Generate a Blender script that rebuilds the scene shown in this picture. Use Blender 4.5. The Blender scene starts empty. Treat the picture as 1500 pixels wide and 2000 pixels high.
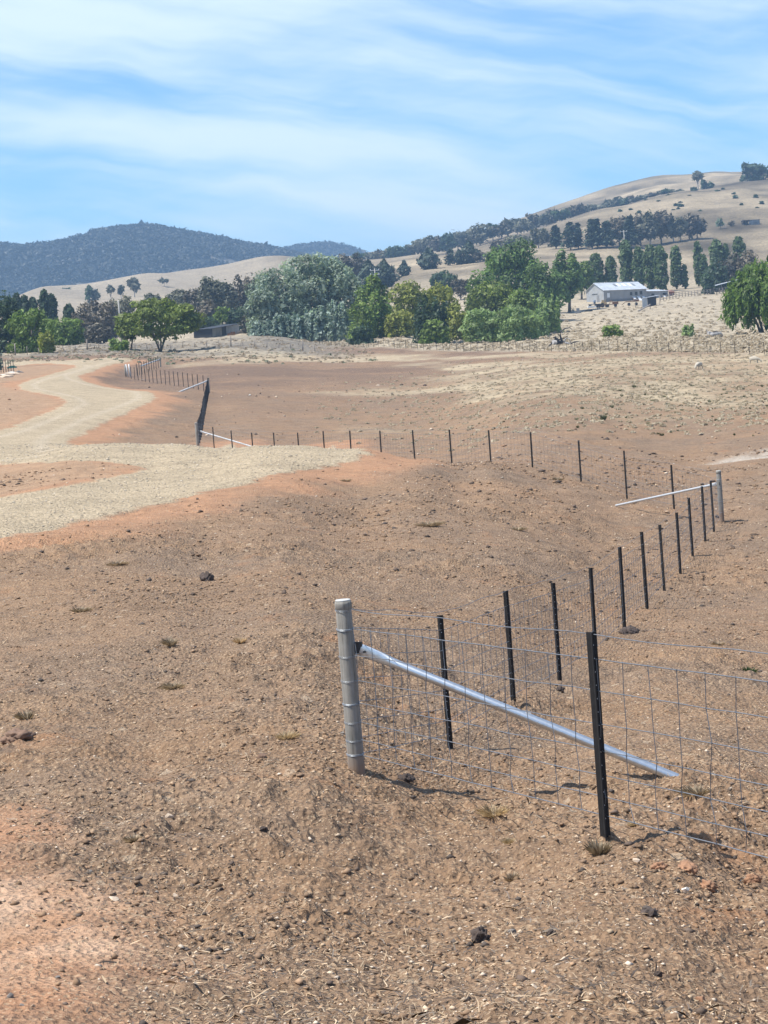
import bpy, bmesh, math, random
import numpy as np
from mathutils import Matrix, Vector

# ------------------------------------------------------------------ camera, world, sun, exposure
S = bpy.context.scene
COL = S.collection
F = 4160.0                     # focal length in pixels of the 1500x2000 frame
YH = 720.0                     # eye level at the middle of the frame
ROLL = math.radians(-3.2)
PITCH = math.atan((1000 - YH) / F)
CZ = 4.4
cam_data = bpy.data.cameras.new('camera')
cam = bpy.data.objects.new('camera', cam_data)
COL.objects.link(cam)
cam_data.sensor_fit = 'VERTICAL'
cam_data.sensor_height = 36.0
cam_data.lens = 36.0 * F / 2000.0
cam_data.clip_start = 0.1
cam_data.clip_end = 20000
RM = Matrix.Rotation(math.pi / 2 - PITCH, 3, 'X') @ Matrix.Rotation(ROLL, 3, 'Z')
cam.matrix_world = Matrix.Translation((0, 0, CZ)) @ RM.to_4x4()
S.camera = cam
RMn = np.array(RM)

SUN_AZ = math.radians(-104)    # compass-like: direction the light comes from, clockwise from +Y
SUN_EL = math.radians(60)
world = bpy.data.worlds.new('World')
S.world = world
world.use_nodes = True
SKY_STRENGTH = 0.092
sun_data = bpy.data.lights.new('sun', 'SUN')
sun_data.energy = 4.3
sun_data.angle = math.radians(0.53)
sun_data.color = (1.0, 0.95, 0.87)
sun = bpy.data.objects.new('sun', sun_data)
COL.objects.link(sun)
to_sun = Vector((math.sin(SUN_AZ) * math.cos(SUN_EL), math.cos(SUN_AZ) * math.cos(SUN_EL), math.sin(SUN_EL)))
sun.rotation_euler = (-to_sun).to_track_quat('-Z', 'Y').to_euler()
S.view_settings.view_transform = 'Standard'
S.view_settings.look = 'None'
S.view_settings.exposure = 0.72
S.view_settings.gamma = 1.0
S.render.engine = 'CYCLES'
S.cycles.use_denoising = True
S.cycles.max_bounces = 6
S.cycles.volume_bounces = 0
S.cycles.transparent_max_bounces = 8


class NT:
    """tiny node-tree writer"""
    def __init__(self, tree):
        self.t = tree
        tree.nodes.clear()

    def n(self, kind, **kw):
        nd = self.t.nodes.new(kind)
        for k, v in kw.items():
            if k == 'ins':
                for i, val in v.items():
                    if isinstance(val, bpy.types.NodeSocket):
                        self.t.links.new(val, nd.inputs[i])
                    else:
                        nd.inputs[i].default_value = val
            else:
                setattr(nd, k, v)
        return nd

    def math(self, op, a, b=None, c=None, clamp=False):
        ins = {0: a}
        if b is not None: ins[1] = b
        if c is not None: ins[2] = c
        return self.n('ShaderNodeMath', operation=op, use_clamp=clamp, ins=ins).outputs[0]

    def mix(self, fac, a, b, blend='MIX'):
        nd = self.n('ShaderNodeMix', data_type='RGBA', blend_type=blend)
        for i, v in ((0, fac), (6, a), (7, b)):
            if isinstance(v, bpy.types.NodeSocket):
                self.t.links.new(v, nd.inputs[i])
            else:
                nd.inputs[i].default_value = v if i == 0 or len(v) == 4 else (*v, 1)
        return nd.outputs[2]

    def noise(self, vec, scale, detail=4, rough=0.55, dist=0.0):
        nd = self.n('ShaderNodeTexNoise', ins={'Scale': scale, 'Detail': detail, 'Roughness': rough, 'Distortion': dist})
        if vec is not None: self.t.links.new(vec, nd.inputs['Vector'])
        return nd

    def ramp(self, fac, stops, interp='LINEAR'):
        nd = self.n('ShaderNodeValToRGB')
        cr = nd.color_ramp
        cr.interpolation = interp
        while len(cr.elements) < len(stops): cr.elements.new(0.5)
        for e, (p, c) in zip(cr.elements, stops):
            e.position = p
            e.color = c if len(c) == 4 else (*c, 1)
        self.t.links.new(fac, nd.inputs[0])
        return nd.outputs[0]

    def maprange(self, v, a, b, c, d, smooth=False):
        nd = self.n('ShaderNodeMapRange', ins={0: v, 1: a, 2: b, 3: c, 4: d})
        if smooth: nd.interpolation_type = 'SMOOTHSTEP'
        return nd.outputs[0]


# ---- sky with thin streaked cirrus
w = NT(world.node_tree)
sky = w.n('ShaderNodeTexSky', sky_type='NISHITA', sun_disc=False)
sky.sun_elevation = SUN_EL
sky.sun_rotation = SUN_AZ
sky.altitude = 900
sky.air_density = 1.0
sky.dust_density = 0.15
sky.ozone_density = 3.0
tint = w.mix(1.0, sky.outputs[0], (0.65, 0.975, 1.22), 'MULTIPLY')
tc = w.n('ShaderNodeTexCoord')
sep = w.n('ShaderNodeSeparateXYZ', ins={0: tc.outputs['Generated']})
wp = w.noise(tc.outputs['Generated'], 9.0, 3)
wsep = w.n('ShaderNodeSeparateColor', ins={0: wp.outputs['Color']})
zz = w.math('ADD', sep.outputs[2], w.math('MULTIPLY', w.math('SUBTRACT', wsep.outputs[0], 0.5), 0.03))
zz = w.math('ADD', zz, w.math('MULTIPLY', sep.outputs[0], 0.22))
cv = w.n('ShaderNodeCombineXYZ', ins={0: w.math('MULTIPLY', sep.outputs[0], 4.2), 1: w.math('MULTIPLY', sep.outputs[1], 4.2), 2: w.math('MULTIPLY', zz, 30.0)})
n1 = w.noise(cv.outputs[0], 1.0, 6, 0.5, 0.25)
cv2 = w.n('ShaderNodeCombineXYZ', ins={0: w.math('MULTIPLY', sep.outputs[0], 15.0), 1: w.math('MULTIPLY', sep.outputs[1], 15.0), 2: w.math('MULTIPLY', w.math('ADD', zz, w.math('MULTIPLY', sep.outputs[0], -0.35)), 95.0)})
n2 = w.noise(cv2.outputs[0], 1.0, 5, 0.6, 0.5)
band = w.ramp(sep.outputs[2], [(0.0, (0, 0, 0)), (0.035, (0.05,) * 3), (0.075, (0.62,) * 3), (0.105, (0.75,) * 3), (0.135, (0.5,) * 3), (0.175, (0.55,) * 3), (0.3, (0.4,) * 3)])
cl = w.math('ADD', n1.outputs[0], w.math('MULTIPLY', w.math('SUBTRACT', n2.outputs[0], 0.5), 0.10))
cl = w.math('ADD', cl, w.math('MULTIPLY', w.math('SUBTRACT', band, 0.5), 0.32))
cmask = w.maprange(cl, 0.37, 0.72, 0.0, 0.80, True)
cloudc = w.mix(cmask, tint, (6.9, 7.85, 8.9, 1))
bg = w.n('ShaderNodeBackground', ins={0: cloudc, 1: SKY_STRENGTH})
out = w.n('ShaderNodeOutputWorld', ins={0: bg.outputs[0]})

# ------------------------------------------------------------------ numeric helpers
rng = np.random.default_rng(7)
random.seed(7)


def ray(px, py):
    d = np.stack([(np.asarray(px, float) - 750) / F, -(np.asarray(py, float) - 1000) / F, -np.ones_like(np.asarray(px, float))], -1)
    return d @ RMn.T


def at(px, py, d):
    """world point on the sight line of a pixel at horizontal distance y = d"""
    r = ray(px, py)
    return np.array([0, 0, CZ]) + r * (d / r[1])


def project(P):
    q = (np.asarray(P, float) - np.array([0, 0, CZ])) @ RMn
    z = -q[..., 2]
    return 750 + F * q[..., 0] / z, 1000 - F * q[..., 1] / z, z


def hsh(ix, iy, seed):
    h = (ix.astype(np.int64) * 374761393 + iy.astype(np.int64) * 668265263 + seed * 974634777) & 0x7FFFFFFF
    h = ((h ^ (h >> 13)) * 1274126177) & 0x7FFFFFFF
    return ((h ^ (h >> 16)) & 0xFFFFFF) / float(0xFFFFFF)


def vnoise(x, y, seed=0):
    ix, iy = np.floor(x), np.floor(y)
    fx, fy = x - ix, y - iy
    fx = fx * fx * fx * (fx * (fx * 6 - 15) + 10)
    fy = fy * fy * fy * (fy * (fy * 6 - 15) + 10)
    ix, iy = ix.astype(np.int64), iy.astype(np.int64)
    a, b = hsh(ix, iy, seed), hsh(ix + 1, iy, seed)
    c, d = hsh(ix, iy + 1, seed), hsh(ix + 1, iy + 1, seed)
    return (a + (b - a) * fx) * (1 - fy) + (c + (d - c) * fx) * fy - 0.5


def fbm(x, y, octaves=4, seed=0, gain=0.5):
    s = 0; a = 1.0
    for k in range(octaves):
        s = s + a * vnoise(x * 2 ** k + 17.3 * k, y * 2 ** k - 9.1 * k, seed + k)
        a *= gain
    return s


def sstep(a, b, x):
    t = np.clip((x - a) / (b - a), 0, 1)
    return t * t * (3 - 2 * t)


# ------------------------------------------------------------------ terrain: control points (pixel x, pixel y, distance)
CP = [
    # foreground and the near fence
    (750, 2000, 8.1), (0, 2000, 7.8), (1500, 2000, 8.6), (0, 1750, 11.0), (300, 1750, 11.0), (697, 1510, 15.9), (1185, 1640, 12.7),
    (1335, 1533, 15.0), (1500, 1600, 14.2), (0, 1500, 17.0), (300, 1500, 16.6), (0, 1250, 26), (300, 1230, 25.5), (600, 1230, 24.5),
    (870, 1455, 19.1), (995, 1385, 22.2), (1085, 1345, 25.0), (1157, 1283, 28.6), (1213, 1230, 31.8), (1258, 1188, 35), (1293, 1150, 38.1),
    (1325, 1118, 41.3), (1350, 1087, 44.5), (1375, 1060, 47.6), (1392, 1040, 50.8), (1410, 1018, 54), (1500, 1250, 31), (1500, 1100, 42.5),
    (1500, 1000, 55), (1500, 930, 67),
    # road bank and knoll
    (0, 1117, 34), (0, 1055, 38.3), (0, 972, 53), (-200, 1100, 38), (-200, 1000, 54), (400, 1150, 31), (400, 1040, 41), (400, 985, 46), (300, 1000, 44.5), (200, 1012, 43),
    (200, 940, 58), (400, 930, 59), (290, 913, 65), (0, 905, 74), (-200, 905, 80),
    (720, 876, 69), (600, 872, 73), (500, 872, 74), (350, 872, 75), (250, 872, 75), (160, 873, 76), (850, 898, 64.5), (900, 955, 56), (700, 1000, 49), (1000, 1000, 50), (800, 1120, 34),
    (1000, 1150, 33), (1100, 1100, 40), (1200, 1000, 56), (950, 905, 65),
    # fence row behind the knoll
    (1316, 1000, 57.5), (1225, 968, 61), (1134, 936, 64.5), (1038, 912, 68), (955, 909, 71.5), (880, 907, 75), (808, 905, 78.4), (743, 903, 81.8),
    (684, 900, 85), (632, 899, 88.6), (582, 898, 92), (534, 896, 95.4), (491, 892, 98.8), (452, 886, 102), (415, 880, 105.6), (388, 876, 109),
    (300, 874, 104), (200, 872, 100), (100, 862, 100),
    # brown paddock
    (700, 866, 110), (700, 803, 150), (700, 747, 200), (700, 711, 262), (500, 850, 120), (500, 790, 160), (500, 735, 215), (500, 706, 275),
    (1000, 850, 92), (1000, 790, 125), (1000, 735, 180), (1000, 702, 235), (1300, 900, 76), (1300, 820, 100), (1300, 760, 135), (1300, 712, 180), (1500, 850, 84), (1500, 770, 125), (1500, 715, 172),
    (1500, 689, 205), (1290, 688, 224), (1100, 687, 262), (1000, 686, 283), (820, 683, 325), (700, 678, 360), (620, 672, 390),
    # road curves at the left
    (0, 841, 112), (-200, 860, 110), (130, 788, 146), (305, 780, 158), (200, 825, 126), (0, 790, 145), (-200, 790, 150), (130, 750, 192), (0, 755, 185), (-200, 760, 185), (230, 706, 262), (409, 768, 180), (330, 752, 205), (250, 737, 235), (313, 718, 255),
    (0, 727, 230), (-200, 735, 230), (0, 700, 290), (200, 690, 300), (400, 690, 310), (320, 687, 335),
    # farm flat and rise to the shed
    (0, 690, 330), (100, 674, 400), (300, 668, 420), (540, 656, 410), (750, 652, 420), (1000, 668, 362), (1100, 650, 400), (1100, 612, 545), (1180, 591, 585), (1280, 594, 555), (1320, 574, 610),
    (1440, 656, 330), (1440, 610, 470), (1500, 600, 480), (1460, 565, 620), (1250, 640, 370), (1300, 600, 520),
    (400, 650, 500), (250, 660, 520), (80, 655, 600), (650, 625, 560), (850, 620, 560), (1000, 610, 540),
    # golden hill on the left
    (0, 640, 800), (200, 612, 900), (350, 600, 900), (500, 590, 900), (48, 574, 1220), (77, 562, 1250), (117, 563, 1270), (187, 556, 1320), (280, 539, 1380), (360, 534, 1420), (430, 521, 1450), (500, 511, 1500), (545, 507, 1520), (600, 512, 1520),
    (-150, 600, 1220), (200, 585, 1080), (350, 565, 1120), (450, 560, 1120), (660, 507, 1500), (0, 620, 1600), (300, 620, 1800), (560, 590, 1900),
    # right hill
    (700, 560, 850), (820, 536, 850), (900, 518, 900), (1000, 520, 800), (1113, 486, 930), (1260, 477, 950), (1356, 466, 960), (1100, 540, 720), (1327, 562, 690), (1420, 530, 770), (1500, 500, 860), (1450, 436, 1020), (1500, 425, 1040), (1400, 450, 1000),
    (760, 508, 1250), (859, 494, 1240), (944, 477, 1240), (1000, 460, 1240), (1067, 443, 1250), (1100, 432, 1250), (1180, 407, 1280), (1260, 388, 1300), (1340, 371, 1310), (1447, 356, 1330), (1500, 352, 1330), (1700, 345, 1330),
    (900, 487, 1400), (1060, 446, 1420), (1200, 408, 1450), (1340, 374, 1450), (1450, 358, 1480),
    (700, 500, 1700), (800, 492, 1800), (900, 470, 1850), (980, 440, 1900), (1060, 412, 1900), (1130, 388, 1900), (1200, 365, 1900), (1290, 345, 1900), (1400, 336, 1900), (1500, 334, 1900), (1700, 335, 1900),
    (0, 625, 2100), (300, 615, 2200), (500, 600, 2200), (-150, 625, 2100), (0, 640, 2800), (350, 630, 2800), (600, 560, 2300), (750, 560, 2600), (1100, 520, 2700), (1450, 500, 2800),
]


def uv_of(P):
    P = np.asarray(P, float)
    r = np.hypot(P[..., 0], P[..., 1])
    return np.arctan2(P[..., 0], P[..., 1]) * 11.0, np.log(r), r


pts = [at(*c) for c in CP]
for px_ in (-200, 750, 1700):           # under the camera and far beyond
    for d_, h_ in ((1.5, 1.72), (3.0, 1.78), (5.0, 2.05)):
        p = at(px_, 1000, d_); p[2] = CZ - h_; pts.append(p)
    for d_, h_ in ((3000, 38), (4500, 50), (8000, 60)):
        p = at(px_, 700, d_); p[2] = CZ + h_; pts.append(p)
pts = np.array(pts)
cu, cv_, cr_ = uv_of(pts)
cw = (pts[:, 2] - CZ) / cr_


def tps(r2):
    return 0.5 * r2 * np.log(r2 + 1e-9)


N = len(pts)
A = np.zeros((N + 3, N + 3))
A[:N, :N] = tps((cu[:, None] - cu[None]) ** 2 + (cv_[:, None] - cv_[None]) ** 2) + np.eye(N) * 0.00012
A[:N, N] = 1; A[:N, N + 1] = cu; A[:N, N + 2] = cv_
A[N:, :N] = A[:N, N:].T
sol = np.linalg.solve(A, np.concatenate([cw, np.zeros(3)]))


def macro_w(phi, r):
    u = np.clip(phi, -0.27, 0.27) * 11.0
    v = np.log(r)
    sh = np.shape(u)
    u, v = np.ravel(u), np.ravel(v)
    o = np.empty(len(u))
    for i in range(0, len(u), 20000):
        a, b = u[i:i + 20000], v[i:i + 20000]
        K = tps((a[:, None] - cu[None]) ** 2 + (b[:, None] - cv_[None]) ** 2)
        o[i:i + 20000] = K @ sol[:N] + sol[N] + sol[N + 1] * a + sol[N + 2] * b
    return o.reshape(sh)


# evaluate once on a coarse table, then read bilinearly
TU = np.linspace(-0.27, 0.27, 140)
TV = np.linspace(math.log(1.0), math.log(9000), 420)
TW = macro_w(*[a for a in (np.broadcast_to(TU[None], (420, 140)), np.exp(np.broadcast_to(TV[:, None], (420, 140))))])


def macro_z(x, y):
    x = np.asarray(x, float); y = np.asarray(y, float)
    r = np.maximum(np.hypot(x, y), 1.0)
    ph = np.arctan2(x, y)
    fu = (np.clip(ph, -0.27, 0.27) - TU[0]) / (TU[1] - TU[0])
    fv = np.clip((np.log(r) - TV[0]) / (TV[1] - TV[0]), 0, 418.999)
    iu = np.clip(fu.astype(int), 0, 138); iv = fv.astype(int)
    a = fu - iu; b = fv - iv
    wv = (TW[iv, iu] * (1 - a) + TW[iv, iu + 1] * a) * (1 - b) + (TW[iv + 1, iu] * (1 - a) + TW[iv + 1, iu + 1] * a) * b
    z = wv * r
    side = sstep(0.4, 1.2, np.abs(ph))          # far outside the view the country flattens out
    flat = np.minimum(-1.75 + 0.004 * r, 20) - 0.0
    return CZ + z * (1 - side) + flat * side


def hit(px, py, extra=0.0):
    """first meeting of a sight line with the ground"""
    d = ray(px, py)
    t = np.exp(np.linspace(math.log(3), math.log(6000), 2600))
    X, Y, Z = d[0] * t, d[1] * t, CZ + d[2] * t
    below = np.nonzero(Z < macro_z(X, Y))[0]
    k = below[0] if len(below) else len(t) - 1
    tt = t[k] + extra
    p = np.array([d[0] * tt, d[1] * tt, 0.0])
    p[2] = macro_z(p[0], p[1])
    return p


# ------------------------------------------------------------------ plan outlines (traced on the ground)
def plan(pl):
    return np.array([hit(q[0], q[1], q[2] if len(q) > 2 else 0)[:2] for q in pl])


ROAD = plan([(-150, 1103), (0, 1057), (100, 1036), (200, 1013), (300, 987), (400, 962), (500, 940), (600, 919), (680, 902), (712, 892), (722, 886), (712, 879, 2), (650, 877, 5),
             (600, 876, 6), (450, 876, 6), (300, 876, 6), (200, 876, 8), (150, 874, 3), (134, 866), (142, 857), (200, 826), (262, 800), (298, 783), (306, 777), (292, 765), (200, 755), (160, 743),
             (152, 735), (200, 718), (250, 707), (262, 702), (170, 703), (90, 705), (0, 708), (-120, 712), (-120, 720), (0, 716), (95, 711), (150, 714), (140, 720), (108, 729), (60, 742), (36, 752), (40, 761), (118, 777), (130, 787), (100, 803), (40, 826), (0, 842),
             (-120, 872), (-170, 890), (-120, 908), (0, 906), (100, 905), (250, 909), (286, 914), (282, 919), (200, 938), (100, 957), (0, 974), (-150, 1006)])
ORANGE = plan([(-300, 1560), (0, 1600), (90, 1650), (160, 1730), (235, 1800), (270, 1900), (300, 2000), (300, 2200), (-300, 2200)])
ISLE = [plan([(-150, 1000), (0, 973), (200, 938), (284, 917), (250, 911), (0, 908), (-150, 912)]),
        plan([(-150, 872), (0, 841), (100, 803), (128, 788), (116, 778), (36, 760), (0, 750), (-150, 752)]),
        plan([(-20, 752), (60, 740), (108, 728), (144, 717), (100, 713), (0, 718), (-100, 722), (-100, 745)])]
STRAW = [plan([(840, 760), (930, 735), (1000, 718), (1080, 712), (1090, 694), (1300, 690), (1560, 688), (1600, 815), (1450, 822), (1250, 798), (1050, 778)]),
         plan([(300, 712), (420, 700), (600, 692), (800, 690), (1060, 692), (1060, 698), (800, 704), (620, 708), (450, 714), (330, 720)]),
         plan([(790, 705), (880, 703), (1000, 712), (1010, 722), (900, 717), (820, 713)])]
WHITE = plan([(1440, 905), (1470, 882), (1520, 870), (1560, 900), (1520, 930), (1440, 928)])
FENCE_LINE = np.array([at(q[0], q[1], q[2])[:2] for q in [(1900, 700, 175), (1500, 688, 205), (1290, 688, 224), (1100, 687, 262), (820, 683, 325), (620, 672, 390)]])


def pdist(P, poly):
    """signed distance in metres to a closed outline, positive inside"""
    x, y = P[:, 0], P[:, 1]
    d = np.full(len(x), 1e9); inside = np.zeros(len(x), bool)
    for i in range(len(poly)):
        ax, ay = poly[i - 1]; bx, by = poly[i]
        ex, ey = bx - ax, by - ay
        t = np.clip(((x - ax) * ex + (y - ay) * ey) / (ex * ex + ey * ey + 1e-12), 0, 1)
        d = np.minimum(d, (x - ax - t * ex) ** 2 + (y - ay - t * ey) ** 2)
        if ay != by:
            c = (ay > y) != (by > y)
            inside ^= c & (x < (bx - ax) * (y - ay) / (by - ay) + ax)
    return np.sqrt(d) * np.where(inside, 1, -1)


# ------------------------------------------------------------------ the ground sheet
rows = [2.5, 3.2, 4.0, 4.8, 5.6, 6.2]
r_ = 6.6
while r_ < 64: rows.append(r_); r_ *= 1.0027
while r_ < 480: rows.append(r_); r_ *= 1.0056
while r_ < 2100: rows.append(r_); r_ *= 1.011
while r_ < 8500: rows.append(r_); r_ *= 1.06
rows = np.array(rows)
dense = np.linspace(-0.215, 0.215, 600)
side = 0.215 + np.concatenate([np.linspace(0.004, 0.12, 22), np.linspace(0.15, math.pi - 0.215, 26)])
phis = np.concatenate([-side[::-1], dense, side])
NR, NC = len(rows), len(phis)
PH, RR = np.meshgrid(phis, rows)
gx = (np.sin(PH) * RR).ravel(); gy = (np.cos(PH) * RR).ravel()
gz0 = macro_z(gx, gy)
P2 = np.stack([gx, gy], 1)
rr = RR.ravel()
m_road_d = np.full(len(gx), -99.0)
near = (rr < 340) & (np.abs(PH.ravel()) < 0.45)
m_road_d[near] = pdist(P2[near], ROAD)
edge_n = fbm(gx * 1.3, gy * 1.3, 4, 31)
road = sstep(-0.14, 0.14, m_road_d + edge_n * 0.40)
om = np.zeros(len(gx))
om[near] = sstep(-2.6, -0.9, m_road_d[near] + fbm(gx[near] * 0.5, gy[near] * 0.5, 4, 41) * 1.3) * (0.85 + 0.35 * vnoise(gx[near] * .21, gy[near] * .21, 3))
isl = np.zeros(len(gx))
for pl in ISLE:
    isl[near] = np.maximum(isl[near], sstep(-0.4, 0.8, pdist(P2[near], pl) + fbm(gx[near] * .8, gy[near] * .8, 3, 43) * 0.8))
lf = (rr < 30) & near
org = np.zeros(len(gx))
org[lf] = sstep(-0.45, 0.55, pdist(P2[lf], ORANGE) + fbm(gx[lf] * 1.2, gy[lf] * 1.2, 4, 45) * .7)
straw = np.zeros(len(gx)); straw1 = np.zeros(len(gx))
mid = (rr > 75) & (rr < 420) & (np.abs(PH.ravel()) < 0.45)
for k, pl in enumerate(STRAW):
    soft = (14, 6, 5)[k]
    (straw1 if k == 1 else straw)[mid] = np.maximum((straw1 if k == 1 else straw)[mid], sstep(-soft * .5, soft * .5, pdist(P2[mid], pl) + fbm(gx[mid] * .09, gy[mid] * .05, 4, 47) * soft * 1.6))
wh = np.zeros(len(gx))
wh[mid] = sstep(-0.9, 1.0, pdist(P2[mid], WHITE) + fbm(gx[mid] * .5, gy[mid] * .3, 4, 49) * 3.0)
# behind the long fence: tussock paddock
fy = np.interp(PH.ravel(), np.arctan2(FENCE_LINE[::-1, 0], FENCE_LINE[::-1, 1]), np.hypot(FENCE_LINE[::-1, 0], FENCE_LINE[::-1, 1]))
fy = np.where(PH.ravel() < -0.03, 300, fy)
pad = sstep(-10, 10, rr - fy + fbm(gx * .06, gy * .06, 3, 51) * 14)
left = sstep(0.0, -0.03, PH.ravel())
grey = sstep(285, 312, rr) * sstep(450, 380, rr) * left
hillm = sstep(600, 900, rr)

DIRT = np.array([0.270, 0.174, 0.106]); DIRT2 = np.array([0.235, 0.162, 0.108]); ORG = np.array([0.41, 0.222, 0.122]); GRAV = np.array([0.475, 0.382, 0.258])
STR = np.array([0.42, 0.338, 0.225]); PAD = np.array([0.39, 0.325, 0.232]); GRY = np.array([0.205, 0.178, 0.142]); HILL = np.array([0.225, 0.180, 0.118]); GOLD = np.array([0.335, 0.278, 0.20])
PADK = np.array([0.168, 0.112, 0.079])


def lerp(a, b, t):
    return a + (b - a) * t[:, None]


c = np.repeat(DIRT[None], len(gx), 0)
c = lerp(c, np.repeat(DIRT2[None], len(gx), 0), np.clip(0.5 + 1.5 * fbm(gx * .35, gy * .35, 4, 61), 0, 1))
c = lerp(c, PADK[None] * 1.0 + 0 * c, sstep(120, 190, rr) * np.clip(0.72 + 1.2 * fbm(gx * .05, gy * .03, 4, 63), 0, 1) * sstep(0.10, 0.04, PH.ravel()))
c = lerp(c, np.array([0.30, 0.190, 0.115])[None] + 0 * c, np.clip(fbm(gx * .16, gy * .16, 4, 64) * 2.0 - 0.1, 0, 1) * 0.6 * sstep(25, 45, rr))
c = lerp(c, STR[None] + 0 * c, straw * np.clip(0.74 + 1.1 * fbm(gx * .30, gy * .16, 4, 65), 0, 1))
c = lerp(c, PAD[None] + 0 * c, pad)
c = lerp(c, STR[None] + 0 * c, straw1 * np.clip(0.8 + 1.0 * fbm(gx * .15, gy * .05, 4, 66), 0, 1))
c = lerp(c, GRY[None] + 0 * c, grey * np.clip(0.75 + 1.5 * fbm(gx * .07, gy * .04, 4, 67), 0, 1))
hn = np.clip(0.5 + 1.3 * fbm(gx * .010, gy * .006, 5, 69), 0, 1)
hc = lerp(HILL[None] * 0.80 + 0 * c, HILL[None] * 1.25 + 0 * c, hn)
hc = hc * (1 + 1.0 * fbm(gx * .035, gy * .022, 5, 70))[:, None] * (1 + .35 * np.maximum(0, vnoise(gx * .004, (gy + gx * .3) * .03, 72)))[:, None]
c = lerp(c, hc, hillm * (1 - left * 0.0))
c = lerp(c, lerp(GOLD[None] * 0.86 + 0 * c, GOLD[None] * 1.08 + 0 * c, hn), sstep(800, 950, rr) * sstep(-0.025, -0.055, PH.ravel()))
c = lerp(c, np.array([0.52, 0.47, 0.40])[None] + 0 * c, wh * 0.8)
c = lerp(c, ORG[None] * np.array([1.0, 1.02, 1.05]) + 0 * c, np.clip(om * 1.25, 0, 1) * 0.95)
c = lerp(c, np.array([0.37, 0.242, 0.15])[None] + 0 * c, isl * 0.85)
c = lerp(c, np.array([0.40, 0.222, 0.128])[None] + 0 * c, org * np.clip(0.92 + 0.8 * fbm(gx * .7, gy * .7, 4, 71), 0, 1))
c = lerp(c, np.array([0.52, 0.355, 0.24])[None] + 0 * c, org * np.clip(fbm(gx * .55, gy * .9, 4, 73) * 2.4 + 0.05, 0, 1) * 0.8)
# wheel tracks worn paler along the road
c = lerp(c, GRAV[None] * (1 + 0.16 * fbm(gx * .6, gy * .6, 3, 75))[:, None], road)
tr = np.exp(-((np.abs(m_road_d - 1.3)) / 0.30) ** 2) * road * (rr > 75)
c = lerp(c, np.array([0.58, 0.49, 0.365])[None] + 0 * c, tr * 0.5)


def relief(x, y, r, roadm=0.0, orgm=0.0):
    """lumps and ruts really pressed into the ground, fading where the sheet is too coarse to carry them"""
    k = 1 - 0.985 * roadm
    k2 = k * (1 - 0.8 * orgm) * np.clip(.62 + 1.5 * fbm(x * .22, y * .22, 3, 95), .22, 1.15)
    z = fbm(x * .55, y * .55, 2, 81) * 0.10 * k
    lim = lambda size: sstep(size * 420, size * 190, r)
    z = z + fbm(x * 1.9, y * 1.9, 3, 83) * 0.085 * k2 * lim(.5)
    # rip lines left by the grader, running up the bank
    q = (x * 0.82 - y * 0.30) * 3.2 + fbm(x * .4, y * .4, 2, 85) * 2.4
    z = z + np.sin(q) * 0.027 * k2 * lim(.4) * np.clip(0.6 + 2 * vnoise(x * .3, y * .3, 86), 0, 1.2)
    n = vnoise(x * 6.5, y * 6.5, 87); z = z + (n * 0.060 + np.maximum(n - .2, 0) * .13) * k2 * lim(.16)
    n = np.abs(vnoise(x * 14, y * 14, 88)); z = z + (n - .12) * 0.050 * k2 * lim(.09)
    n = np.abs(vnoise(x * 30, y * 30, 89)); z = z + (n - .12) * 0.026 * k * lim(.05)
    for ax_, ay_, av_ in RFIX:
        z = z - av_ * np.exp(-((x - ax_) ** 2 + (y - ay_) ** 2) / 1.1 ** 2)
    return z


RFIX = []
for q_ in ((697, 1508, 15.9), (1183, 1637, 12.7), (1340, 1535, 15.0)):
    p_ = at(*q_); RFIX_v = float(relief(np.array([p_[0]]), np.array([p_[1]]), np.array([p_[1]]))[0]) + float(macro_z(p_[0], p_[1])) - p_[2]
    RFIX.append((p_[0], p_[1], RFIX_v))

gz = gz0 + relief(gx, gy, rr, road, org) * sstep(700, 300, rr) + fbm(gx * .012, gy * .012, 4, 91) * sstep(500, 1100, rr) * 3.5
gz += sstep(-0.1, 0.5, m_road_d) * 0.03
gz += sstep(230, 300, rr) * sstep(700, 450, rr) * fbm(gx * .35, gy * .35, 3, 92) * 0.35


def ground(x, y):
    x = np.atleast_1d(np.asarray(x, float)); y = np.atleast_1d(np.asarray(y, float))
    r = np.hypot(x, y)
    P = np.stack([x, y], 1)
    rd = np.full(len(x), -99.0); s = r < 340
    if s.any(): rd[s] = pdist(P[s], ROAD)
    rm = sstep(-.3, .3, rd)
    om_ = sstep(-.45, .55, pdist(P, ORANGE))
    z = macro_z(x, y) + relief(x, y, r, rm, om_) * sstep(700, 300, r) + fbm(x * .012, y * .012, 4, 91) * sstep(500, 1100, r) * 3.5
    return z + sstep(-.1, .5, rd) * .03 + sstep(230, 300, r) * sstep(700, 450, r) * fbm(x * .35, y * .35, 3, 92) * 0.35


def gpt(px, py):
    p = hit(px, py); p[2] = ground(p[0], p[1])[0]
    return p


def gat(px, d):
    """ground point in a pixel column at distance d"""
    p = at(px, 750, d)
    for _ in range(3):
        p[2] = ground(p[0], p[1])[0]
        py = project(p)[1]
        p = at(px, py, d)
    p[2] = ground(p[0], p[1])[0]
    return p


# ------------------------------------------------------------------ object helpers
def tag(o, label=None, cat=None, group=None, kind=None):
    if label: o['label'] = label
    if cat: o['category'] = cat
    if group: o['group'] = group
    if kind: o['kind'] = kind
    return o


def empty(name, loc, label, cat, group=None):
    o = bpy.data.objects.new(name, None)
    o.empty_display_size = 0.3
    COL.objects.link(o)
    o.location = loc
    return tag(o, label, cat, group)


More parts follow.
